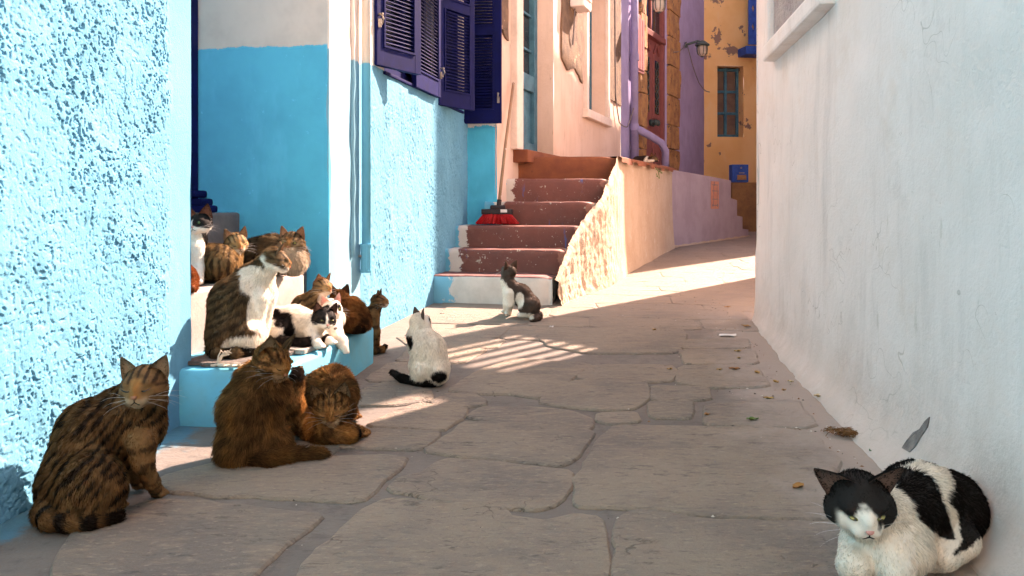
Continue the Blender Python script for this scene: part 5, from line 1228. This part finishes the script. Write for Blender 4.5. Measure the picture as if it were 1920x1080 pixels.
# tabby kitten at the back of the step
c = Cat(3.50, 'young tabby sitting at the back of the blue step beside the grey concrete', px(585, 620, 3.5), zbase=STEP1 + .012)
c.rc((566, 600, .02), (572, 578, .02), 26, 24).rc((572, 576, .02), (592, 560, .0), 22, 17).rc((592, 560, 0), (602, 545, 0), 15, 12).leg([(598, 565, 0), (600, 590, 0), (600, 612, 0)], [11, 8, 6], (1, -.3, 0))
c.rest([(548, 608, .05), (540, 612, .0)], [7, 6], 'tail')
c.head((605, 536, 0), .84, (.80, -.50, -.28), 0, 'closed', ear_out=(.22, .13, .07), ear_in=(.62, .33, .20), iris=(.3, .26, .06), nose=(.35, .15, .1))
c.build(patched(None, [((606, 562, -.02), (8, 20, 14), (.6, .5, .42), .2)], tabby((.17, .10, .05), (.31, .19, .09), (.03, .022, .016), (.6, .1, -.8), freq=40, cover=.4)), h=.005, hairs=14000, hlen=.011, fluff=.3, hrad=.0008)
# dark ginger-brown fluffy cat hunched on the corner of the step
c = Cat(3.50, 'dark ginger-brown long-haired cat hunched on the outer corner of the blue step', px(660, 622, 3.5), zbase=STEP1 + .012)
c.rc((664, 598, .02), (655, 586, .03), 24, 23).rc((655, 584, .03), (645, 574, .06), 21, 17).rc((645, 574, .06), (637, 563, .07), 15, 12).el((662, 606, .0), (26, 40, 19)).leg([(640, 585, .06), (638, 600, .05), (637, 616, .04)], [10, 8, 6], (-1, .3, 0))
c.rest([(680, 612, .0), (672, 618, -.06)], [7, 7], 'tail')
c.head((636, 558, .08), .84, (-.35, .85, .05), 0, 'open', ear_out=(.055, .03, .02), ear_in=(.4, .2, .12), earsc=1.1)
c.build(tabby((.14, .06, .025), (.30, .13, .045), (.035, .018, .011), (.4, .2, -1), freq=14, cover=.6, sharp=.6), h=.005, hairs=20000, hlen=.030, fluff=.5, hrad=.0009, clump=.6, lump=.004)
# tabby kitten standing guard at the end of the step
c = Cat(3.92, 'slim tabby sitting on the paving past the blue step, gazing up the lane', gp(702, 658), zbase=ground)
c.rc((694, 632, .0), (692, 605, .0), 15, 16).rc((692, 605, 0), (699, 585, .0), 15, 12).rc((699, 586, 0), (708, 572, 0), 11, 9).el((692, 642, 0), (16, 26, 15)).leg([(702, 592, -.02), (706, 622, -.02), (706, 650, -.02)], [9, 6.5, 5.5], (1, -.3, 0)).leg([(702, 592, .04), (705, 622, .04), (705, 648, .04)], [9, 6.5, 5.5], (1, -.2, 0))
c.rest([(684, 654, -.03), (700, 659, -.07), (716, 656, -.08), (722, 650, -.08)], [5.5, 5.5, 5.5, 5], 'tail')
c.head((711, 564, 0), .80, (.98, -.05, -.12), 0, 'closed', ear_out=(.12, .07, .04), ear_in=(.45, .22, .14), earsc=1.1, nose=(.3, .14, .1))
c.build(tabby(**TB, axis=(.2, .1, -1), freq=40, cover=.35), h=.0055, hairs=14000, hlen=.010, fluff=.28, hrad=.0009)
# tuxedo cat by the door
c = Cat(3.30, 'black and white cat with green eyes looking out from the doorway behind the stucco wall', px(362, 530, 3.30), zbase=STEP2 + .006)
c.rc((345, 505, .08), (352, 475, .06), 38, 34).rc((352, 472, .06), (360, 452, .02), 30, 24).rc((360, 455, .02), (370, 425, .0), 24, 17).leg([(368, 465, -.02), (372, 500, -.03), (372, 526, -.03)], [15, 11, 9], (.2, -1, 0)).leg([(350, 465, -.02), (350, 500, -.03), (350, 526, -.03)], [15, 11, 9], (.2, -1, 0))
c.rest([(318, 520, .10), (305, 524, .04)], [8, 8], 'tail')
c.head((375, 418, -.01), .98, (-.18, -1, -.14), 6, 'open', iris=(.07, .15, .05), ear_out=(.02, .016, .014), ear_in=(.48, .14, .08), nose=(.62, .34, .30), earsc=1.2, mouth=True)
c.build(patched(BLK, [((363, 465, -.06), (17, 30, 40), WHT)], headfn=mask_bw(.006), rest=lambda s, C, P, parts, tt, vn: mixc(C, WHT, np.isin(parts, ['leg', 'paw']))), h=.005, hairs=14000, hlen=.011, fluff=.3, hrad=.0008)
# tabby curled up on the middle step
c = Cat(3.36, 'brown tabby curled up drowsily on the middle concrete step', px(405, 526, 3.36), zbase=STEP2 + .006)
c.rc((382, 492, .0), (412, 492, -.02), 36, 33).rc((412, 490, .02), (430, 484, .08), 30, 24).rc((425, 480, .08), (440, 466, .07), 22, 17).el((420, 498, -.05), (28, 36, 26)).leg([(440, 490, .02), (445, 512, -.02), (447, 519, -.03)], [14, 10, 8], (1, -.5, 0))
c.rest([(350, 508, -.04), (375, 515, -.14), (405, 515, -.16), (430, 512, -.14)], [11, 11, 10, 8], 'tail')
c.head((443, 455, .06), .98, (.55, -.78, -.28), 8, 'closed', ear_out=(.20, .13, .075), ear_in=(.58, .36, .24), nose=(.4, .16, .1), mouth=True)
c.build(tabby((.20, .12, .055), (.38, .235, .11), (.035, .026, .019), (1, .3, -.1), freq=34, cover=.4, chin=(.68, .58, .46)), h=.005, hairs=22000, hlen=.012, fluff=.3, hrad=.0008)
# long-haired tabby facing us on the middle step
c = Cat(3.58, 'long-haired grey-brown tabby with a pale ruff facing out from the middle concrete step', px(525, 518, 3.58), zbase=STEP2 + .006)
c.rc((488, 482, .10), (515, 478, .06), 36, 34).rc((515, 475, .06), (545, 478, .0), 32, 26).rc((545, 482, .0), (548, 462, -.01), 26, 20).el((552, 488, -.02), (20, 26, 24))
c.rest([(470, 505, .06), (460, 510, -.02)], [10, 9], 'tail')
c.head((547, 455, -.02), 1.08, (.02, -1, -.12), -2, 'slit', iris=(.36, .34, .08), ear_out=(.16, .11, .07), ear_in=(.60, .34, .22), nose=(.36, .15, .09), cheek=1.15, mouth=True)
c.build(patched(None, [((556, 492, -.06), (22, 36, 24), (.55, .46, .36), .3)], tabby((.15, .10, .058), (.29, .20, .115), (.03, .022, .017), (1, .2, -.3), freq=22, cover=.4, chin=(.62, .52, .42))), h=.005, hairs=24000, hlen=.026, fluff=.42, hrad=.0008, clump=.4, lump=.003, face=.4)
# russet cat almost hidden by the wall
c = Cat(3.10, 'russet cat mostly hidden behind the stucco wall edge on the middle step', px(335, 545, 3.1), zbase=STEP2 + .006)
c.rc((310, 520, .0), (335, 522, .0), 30, 30).rc((338, 520, .0), (352, 524, -.02), 22, 18).rc((310, 515, 0), (290, 500, .02), 26, 20)
c.rest([(350, 530, -.04), (362, 535, -.07), (360, 542, -.09)], [9, 8, 7], 'tail').leg([(300, 530, -.03), (300, 545, -.05)], [12, 9], (-.3, -1, 0))
c.head((283, 488, .02), .95, (-.6, -.8, -.1), 0, 'closed', ear_out=(.16, .05, .02))
c.build(patched((.20, .055, .018), [((358, 541, -.09), 9, BLK, .3)]), h=.006, hairs=9000, hlen=.014, fluff=.35, hrad=.0009)
# black and white tom loafing by the white wall
c = Cat(1.69, 'stout black and white tom crouched on the paving against the white wall, squinting', gp(1700, 1060), zbase=ground)
c.rc((1780, 945, .16), (1722, 935, .07), 66, 70).rc((1722, 940, .07), (1660, 985, -.02), 68, 66).rc((1655, 985, -.03), (1622, 955, -.09), 60, 48).el((1795, 960, .08), (58, 40, 62), yaw=0).el((1770, 940, .26), (54, 40, 60)).el((1665, 1015, -.03), (72, 90, 56)).el((1735, 1000, .08), (70, 90, 50))
c.leg([(1668, 1030, -.10), (1680, 1068, -.13), (1650, 1085, -.17)], [38, 28, 22], (-.7, -.6, 0)).leg([(1610, 1020, -.04), (1600, 1060, -.10), (1612, 1082, -.15)], [34, 26, 22], (.2, -1, 0)).leg([(1800, 1010, .02), (1770, 1045, -.02), (1745, 1055, -.04)], [36, 22, 17], (-1, -.3, 0))
c.rest([(1840, 985, .16), (1842, 1008, .10), (1815, 1025, .03)], [16, 16, 13], 'tail')
c.head((1611, 938, -.12), 1.20, (-.10, -.90, -.42), 4, 'slit', iris=(.26, .23, .06), ear_out=(.014, .012, .011), ear_in=(.30, .20, .17), nose=(.62, .30, .27), ear_flat=.85, cheek=1.25, earsc=1.1, mouth=True)
def head16(s, C, P, parts, h):
    n = fbm(P * 60, 3, 95) * .006; hd = parts == 'head'; C = mixc(C, BLK, hd)
    yy = h[:, 1] + .004; wz = .013 * sstep(.032, .008, h[:, 2]) + .005; lowr = sstep(-.004, -.010, h[:, 2] + n)
    front = sstep(.012, .024, h[:, 0])
    C = mixc(C, WHT, hd * front * sstep(wz + .002, wz - .002, np.abs(yy) + n) * sstep(.026, .020, h[:, 2] + n))
    C = mixc(C, WHT, hd * lowr * sstep(.030, .024, np.abs(h[:, 1] + .006) + n * 2 - .012 * sstep(0, -.03, h[:, 2])) * front)
    C = mixc(C, WHT, hd * sstep(.008, .0, h[:, 2] + n) * (h[:, 1] < -.012) * front * sstep(-.046, -.036, h[:, 1]))
    C = mixc(C, WHT, hd * sstep(-.020, -.028, h[:, 2] + n)); return C
def rest16(s, C, P, parts, tt, vn):
    nh = parts != 'head'
    for i, poly in enumerate(([(1655, 905), (1667, 891), (1690, 880), (1711, 877), (1744, 893), (1761, 925), (1778, 968), (1790, 1012), (1774, 1014), (1740, 988), (1718, 969), (1703, 935), (1680, 916)],
                              [(1640, 900), (1650, 850), (1700, 835), (1735, 850), (1715, 864), (1688, 876), (1662, 892)],
                              [(1722, 864), (1725, 840), (1800, 850), (1880, 900), (1880, 960), (1845, 1000), (1822, 1022), (1800, 1040), (1788, 1045), (1802, 1010), (1796, 972), (1776, 936), (1786, 905), (1772, 876)])):
        C = mixc(C, BLK, inpoly(s, P, poly, i) * nh)
    return mixc(C, BLK, parts == 'tail')
c.build(patched(WHT, [], headfn=head16, rest=rest16), h=.0044, hairs=60000, hlen=.012, fluff=.26, hrad=.0006, face=.3)
# cat resting on the landing
c = Cat(8.40, 'small dark and white cat resting on the landing above the plastered flank', px(1208, 310, 8.4), zbase=1.276)
c.rc((1196, 304, .1), (1210, 304, .05), 11, 11).rc((1210, 303, .05), (1220, 304, 0), 10, 8).rc((1219, 303, 0), (1224, 300, 0), 7, 6).leg([(1220, 307, -.02), (1226, 309, -.05)], [4, 3.5], (1, -.5, 0)).chain([(1187, 308, .15), (1182, 309, .15)], [4, 4], 'tail')
c.head((1225, 299, -.02), 1.02, (.75, -.6, -.1), 0, 'slit', ear_out=(.10, .05, .025), ear_in=(.4, .2, .12))
def head17(s, C, P, parts, h): return mixc(C, (.10, .055, .03), (parts == 'head') * sstep(-.008, .0, h[:, 2]))
c.build(patched((.05, .035, .03), [((1216, 307, .0), (10, 40, 14), WHT)], headfn=head17), h=.008, hairs=5000, hlen=.012, fluff=.3, hrad=.002, whisk=False)
# ------------------------------------------------------------------ small things lying about
m_bristle = M('red_bristles', (.50, .012, .012), (.38, .008, .008), scale=40, rough=.5, bump=.5, bscale=200, stretch=(6, 6, .4))
m_blackplastic = M('dark_plastic', (.03, .022, .025), rough=.5, bump=0)
m_handle = M('worn_wooden_handle', (.42, .26, .16), (.34, .20, .12), scale=18, rough=.6, bump=.2, stretch=(1, 1, .2), speck=((.62, .58, .55), 14, .64))
br = empty('broom', (-.12, 6.33, .666), 'broom with red bristles and a long wooden handle leaning on the stairs', 'broom')
bx0, bx1, by = -.145, .02, 6.33
hd = MB(); z0 = .664
prof = [(-.135, .012), (.135, .012), (.105, .085), (-.085, .085)]
vs = [Vector((-.118 + x * 1.2, by + sg * (.034 if z < .05 else .024), z0 + z)) for sg in (-1, 1) for x, z in prof]
bs_ = MB()
rb = random.Random(2)
for k in range(520):                                   # tufts fanning out
    x = rb.uniform(-1, 1); y = rb.uniform(-.024, .024); top = Vector((-.118 + x * .105, by + y, z0 + .088)); bot = Vector((-.118 + x * .165 + rb.uniform(-.012, .012), by + y * 1.7 - .012 + rb.uniform(-.01, .01), z0 + .006 + rb.uniform(0, .01)))
    bs_.tube([top, top.lerp(bot, .5) + Vector((0, -.004, 0)), bot], [.005, .0045, .003], 4)
bo = bs_.build('bristles', m_bristle, br); bo['kind'] = 'stuff'
mb = MB(); mb.bbox((-.118, by, z0 + .105), (.25, .062, .045), None, .012); mb.bbox((-.112, by, z0 + .14), (.12, .05, .035), None, .012); mb.tube([(-.105, by, z0 + .14), (-.100, by + .01, z0 + .20)], .019, 10); mb.build('head', m_blackplastic, br)
MB().bbox((-.065, by - .034, z0 + .112), (.052, .004, .024), None, .001).build('paper_label', M('white_paper', (.8, .78, .75), rough=.9, bump=0), br)
mb = MB(); mb.tube([(-.103, by + .005, z0 + .17), (-.055, by + .17, 1.30), (.013, by + .415, 1.85)], [.0125, .0125, .0125], 10); mb.build('handle', m_handle, br, True)
# doormat and frayed rope on the blue step
m_mat = M('grey_woven_mat', (.16, .135, .12), (.09, .078, .07), scale=30, rough=.95, bump=1.0, bscale=160, bdist=.006, speck=((.34, .29, .25), 70, .62))
def ragged(name, poly, z, th, m, seed, jag=.02):
    pts = [Vector(p_) for p_ in poly]; res = []
    for i in range(len(pts)):
        a, b = pts[i], pts[(i + 1) % len(pts)]; k = max(1, int((b - a).length / .02)); res += [a.lerp(b, j / k) for j in range(k)]
    P = np.array([[p_[0], p_[1], 0] for p_ in res]); P[:, 0] += fbm(P * 22 + seed, 3, 12) * jag; P[:, 1] += fbm(P * 22 + seed + 31, 3, 13) * jag; k = len(P)
    zz = z + .004 * (1 + fbm(P * 9 + seed, 2, 14))
    top = [al(x, y, a + th) for (x, y, _), a in zip(P, zz)]; bot = [al(x, y, z) for x, y, _ in P]
    c = P.mean(0); ins = [al(x * .97 + c[0] * .03, y * .97 + c[1] * .03, a + th + .001) for (x, y, _), a in zip(P, zz)]
    fs = [(i, (i + 1) % k, k + (i + 1) % k, k + i) for i in range(k)] + [(k + i, k + (i + 1) % k, 2 * k + (i + 1) % k, 2 * k + i) for i in range(k)] + [tuple(range(2 * k, 3 * k))]
    o = mesh(name, bot + top + ins, fs, m); return o
tag(ragged('doormat', [(2.60, -1.50), (2.60, -1.24), (2.85, -1.20), (3.05, -1.22), (3.06, -1.50)], .264, .009, m_mat, 3), 'dark woven doormat under the tabby and white cat on the blue step', 'mat')
m_rag = M('pale_grey_felt', (.42, .36, .32), (.30, .26, .23), scale=40, rough=.95, bump=1.0, bscale=120, bdist=.008, speck=((.12, .1, .09), 60, .66))
tag(ragged('felt_rag', [(2.86, -1.26), (2.84, -1.165), (2.98, -1.135), (3.16, -1.145), (3.27, -1.17), (3.30, -1.26), (3.1, -1.32)], .266, .012, m_rag, 9, .03), 'torn pale felt rag with ragged edge by the masked cat', 'rag')
m_rope = M('frayed_pale_rope', (.62, .52, .42), (.48, .40, .32), scale=60, rough=.95, bump=.6, bscale=200)
mb = MB(); rr_ = random.Random(8)
def rp(u, v, z): Y = (CAM_Z - z) * F / (v - V0); return Vector(((u - CX) / F * Y, Y, z))
for k in range(7): mb.tube([rp(395 + k * 9, 686 - k % 3 * 2, .276), rp(412 + k * 8, 683 + k % 2 * 3, .280), rp(430 + k * 7, 686 - k % 2 * 2, .276)], .0045, 5)
for k in range(9):
    a = rp(408 + rr_.uniform(-2, 4), 680, .28); mb.tube([a, a + Vector((.004 + k * .002, 0, .022)), a + Vector((.014 + k * .0035, -.004, .034 + rr_.uniform(-.008, .01))), a + Vector((.03 + k * .003, -.006, .036 + rr_.uniform(-.012, .014)))], [.003, .0026, .002, .001], 4)
tag(mb.build('frayed_rope', m_rope), 'frayed pale rope end lying along the doormat edge', 'rope')
# dead leaves: every one on its own
m_leaf = None
m, t, n, l, bs = nt('dead_leaf'); q = N(t); oi = n.new('ShaderNodeObjectInfo').outputs['Random']; p = q.pos('obj')
cc = q.mix(oi, (.36, .14, .02), (.40, .25, .05)); cc = q.mix(q.ramp(q.noise(p, 60, 4), .5, .7), cc, (.16, .06, .02)); l.new(cc, bs.inputs['Base Color']); bs.inputs['Roughness'].default_value = .6; m_leaf = m
m_green = M('green_leaf', (.10, .20, .03), (.06, .13, .02), rough=.5, bump=.1)
m_paleleaf = M('pale_dry_leaf', (.58, .45, .27), (.48, .34, .18), rough=.8, bump=.2, scale=40)
def leaf(u, v, L, m, label, rot, curl=.35, group=None):
    g = gp(u, v); me_v, fs = [], []; nl = 7
    for i in range(nl):
        f_ = i / (nl - 1); w = L * .26 * math.sin(math.pi * min(1, f_ * 1.08)) ** .8 + .0006
        for sd in (-1, 0, 1):
            x = (f_ - .5) * L; y = sd * w; z = .012 + curl * L * ((f_ - .5) ** 2) * 1.2 + abs(sd) * w * .45 + (.002 * math.sin(i * 2 + sd))
            ca, sa = math.cos(rot), math.sin(rot); me_v.append((g.x + x * ca - y * sa, g.y + x * sa + y * ca, g.z + z))
    for i in range(nl - 1):
        for k_ in (0, 1): q0_ = i * 3 + k_; fs.append((q0_, q0_ + 1, q0_ + 4, q0_ + 3))
    b0 = len(me_v); me_v += [(x, y, z - .0012) for x, y, z in me_v]; fs += [tuple(b0 + i for i in f_)[::-1] for f_ in list(fs)]
    o = mesh('leaf', me_v, fs, m, None, True); return tag(o, label, 'leaf', group)
rl = random.Random(11); LB = 'small curled yellow-brown leaf lying on the paving beside the white wall'
for (u, v, L) in [(1441, 753, .030), (1383, 663, .028), (1399, 616, .045), (1377, 697, .036), (1349, 698, .02), (1256, 697, .022), (1227, 622, .03), (1364, 579, .03), (1496, 921, .035), (1420, 704, .03), (1326, 783, .022), (1385, 676, .02), (1470, 737, .02), (1455, 722, .03)]:
    leaf(u, v, L * 1.35, m_leaf, LB, rl.uniform(0, 6), group='fallen leaves')
leaf(1411, 793, .046, m_green, 'flat yellow-green leaf lying alone on the paving', .2)
leaf(1537, 749, .055, m_paleleaf, 'large pale dry leaf curled by the foot of the white wall', .3)
leaf(1482, 721, .036, m_paleleaf, 'small pale dry leaf on the dusty edge of the paving', 2.0)
leaf(1634, 852, .022, m_green, 'tiny round green leaf near the black and white tom', 1.0)
leaf(1612, 818, .060, m_paleleaf, 'pale pointed leaf lying on the heap of dry straw', 2.6)
# a wisp of dry straw, grit
m_straw = M('dry_straw', (.24, .11, .045), (.13, .055, .02), scale=50, rough=.9, bump=0)
mb = MB(); c0 = gp(1608, 822)
for k in range(260):
    f_ = rl.gauss(0, 1); p_ = c0 + Vector((f_ * .05, rl.gauss(0, .016) + -f_ * .018, rl.uniform(.006, .022))); a = rl.uniform(0, 6.28); L = rl.uniform(.015, .045)
    d_ = Vector((math.cos(a) * L, math.sin(a) * L * .7, rl.uniform(-.006, .01))); mb.tube([p_ - d_ * .5, p_ + Vector((0, 0, .004)), p_ + d_ * .5], .0013, 3, False)
tag(mb.build('straw_wisp', m_straw), 'heap of dry reddish straw swept against the white wall', 'straw', kind='stuff')
m_grit = None
m, t, n, l, bs = nt('grit'); q = N(t); a_ = n.new('ShaderNodeAttribute'); a_.attribute_name = 'Col'; l.new(a_.outputs['Color'], bs.inputs['Base Color']); bs.inputs['Roughness'].default_value = .9; m_grit = m
mb = MB(); gc = []
for k in range(620):
    s_ = rl.uniform(1.6, 6.0) if k % 3 else rl.uniform(1.5, 3.2); side = rl.random(); t_ = .70 - abs(rl.gauss(0, .22)) if side < .72 else rl.uniform(-1.3, .7)
    if s_ > 4.6 and t_ < -.3: continue
    c_ = al(s_, t_); r_ = rl.choice((.0018, .0024, .003, .0045)); h_ = rl.uniform(.3, .6); col = rl.choice(((.60, .56, .50), (.05, .04, .035), (.08, .06, .05), (.25, .11, .05), (.38, .33, .28)))
    e1 = Vector((rl.uniform(.6, 1.5), rl.uniform(-.4, .4), 0)) * r_; e2 = Vector((-e1.y, e1.x, 0)) * rl.uniform(.5, .9); b_ = Vector((c_.x, c_.y, gz(0, c_.y) + .0065))
    mb.add([b_ + e1, b_ + e2, b_ - e1, b_ - e2, b_ + Vector((0, 0, r_ * h_ * 2))], [(0, 1, 4), (1, 2, 4), (2, 3, 4), (3, 0, 4)]); gc += [col] * 5
go = mb.build('grit', m_grit); setcol(go.data, np.array(gc)); tag(go, 'scattered grit, twigs and chips of plaster on the paving', 'grit', kind='stuff')
m_paper = M('white_litter', (.82, .8, .78), (.75, .72, .70), rough=.8, bump=.2)
def litter(u, v, w, dp, label, seed):
    g = gp(u, v); rl2 = random.Random(seed); k = 12; vs = []
    for zz, sc in ((.008, 1), (.0105, .97)):
        for i in range(k):
            a = 6.283 * i / k; r_ = rl2.uniform(.75, 1.1) if zz < .009 else 1; x = math.cos(a) * w * (vs[i][3] if zz > .009 else r_) * sc; y = math.sin(a) * dp * (vs[i][3] if zz > .009 else r_) * sc; vs.append((g.x + x, g.y + y, g.z + zz + .003 * math.sin(i * 1.7), r_))
    return tag(mesh('paper_scrap', [v[:3] for v in vs], [tuple(range(k))[::-1], tuple(range(k, 2 * k))] + [(i, (i + 1) % k, k + (i + 1) % k, k + i) for i in range(k)], m_paper), label, 'litter')
litter(1365, 631, .055, .028, 'flat scrap of white paper on the paving near the white corner', 1)
litter(1585, 780, .020, .014, 'small white chip lying at the foot of the white wall', 2)
litter(1034, 615, .014, .012, 'tiny white chip on the paving beside the brown and white cat', 3)
# sprig growing from the landing edge
sg = empty('weed', (1.60, 8.9, 1.25), 'small green weed hanging from the brown landing edge', 'plant')
bp = px(1222, 315, 8.9); bp = Vector((1.585, 8.86, 1.245))
mb = MB(); mb.tube([bp, bp + Vector((.03, -.03, -.05)), bp + Vector((.04, -.04, -.13))], .004, 5); mb.build('stem', m_green, sg)
for k in range(9):
    c_ = bp + Vector((.03 + rl.uniform(-.03, .035), -.035 + rl.uniform(-.02, .01), -.02 - k * .013)); a = Vector((rl.uniform(-.03, .03), -.008, -.015)); b_ = Vector((.008, .004, .006))
    mb = MB(); mb.add([c_, c_ + a * .5 + b_, c_ + a, c_ + a * .5 - b_, c_ + a * .5 + Vector((0, -.004, .003))], [(0, 1, 4), (1, 2, 4), (2, 3, 4), (3, 0, 4)]); mb.build('leaf', m_green, sg)
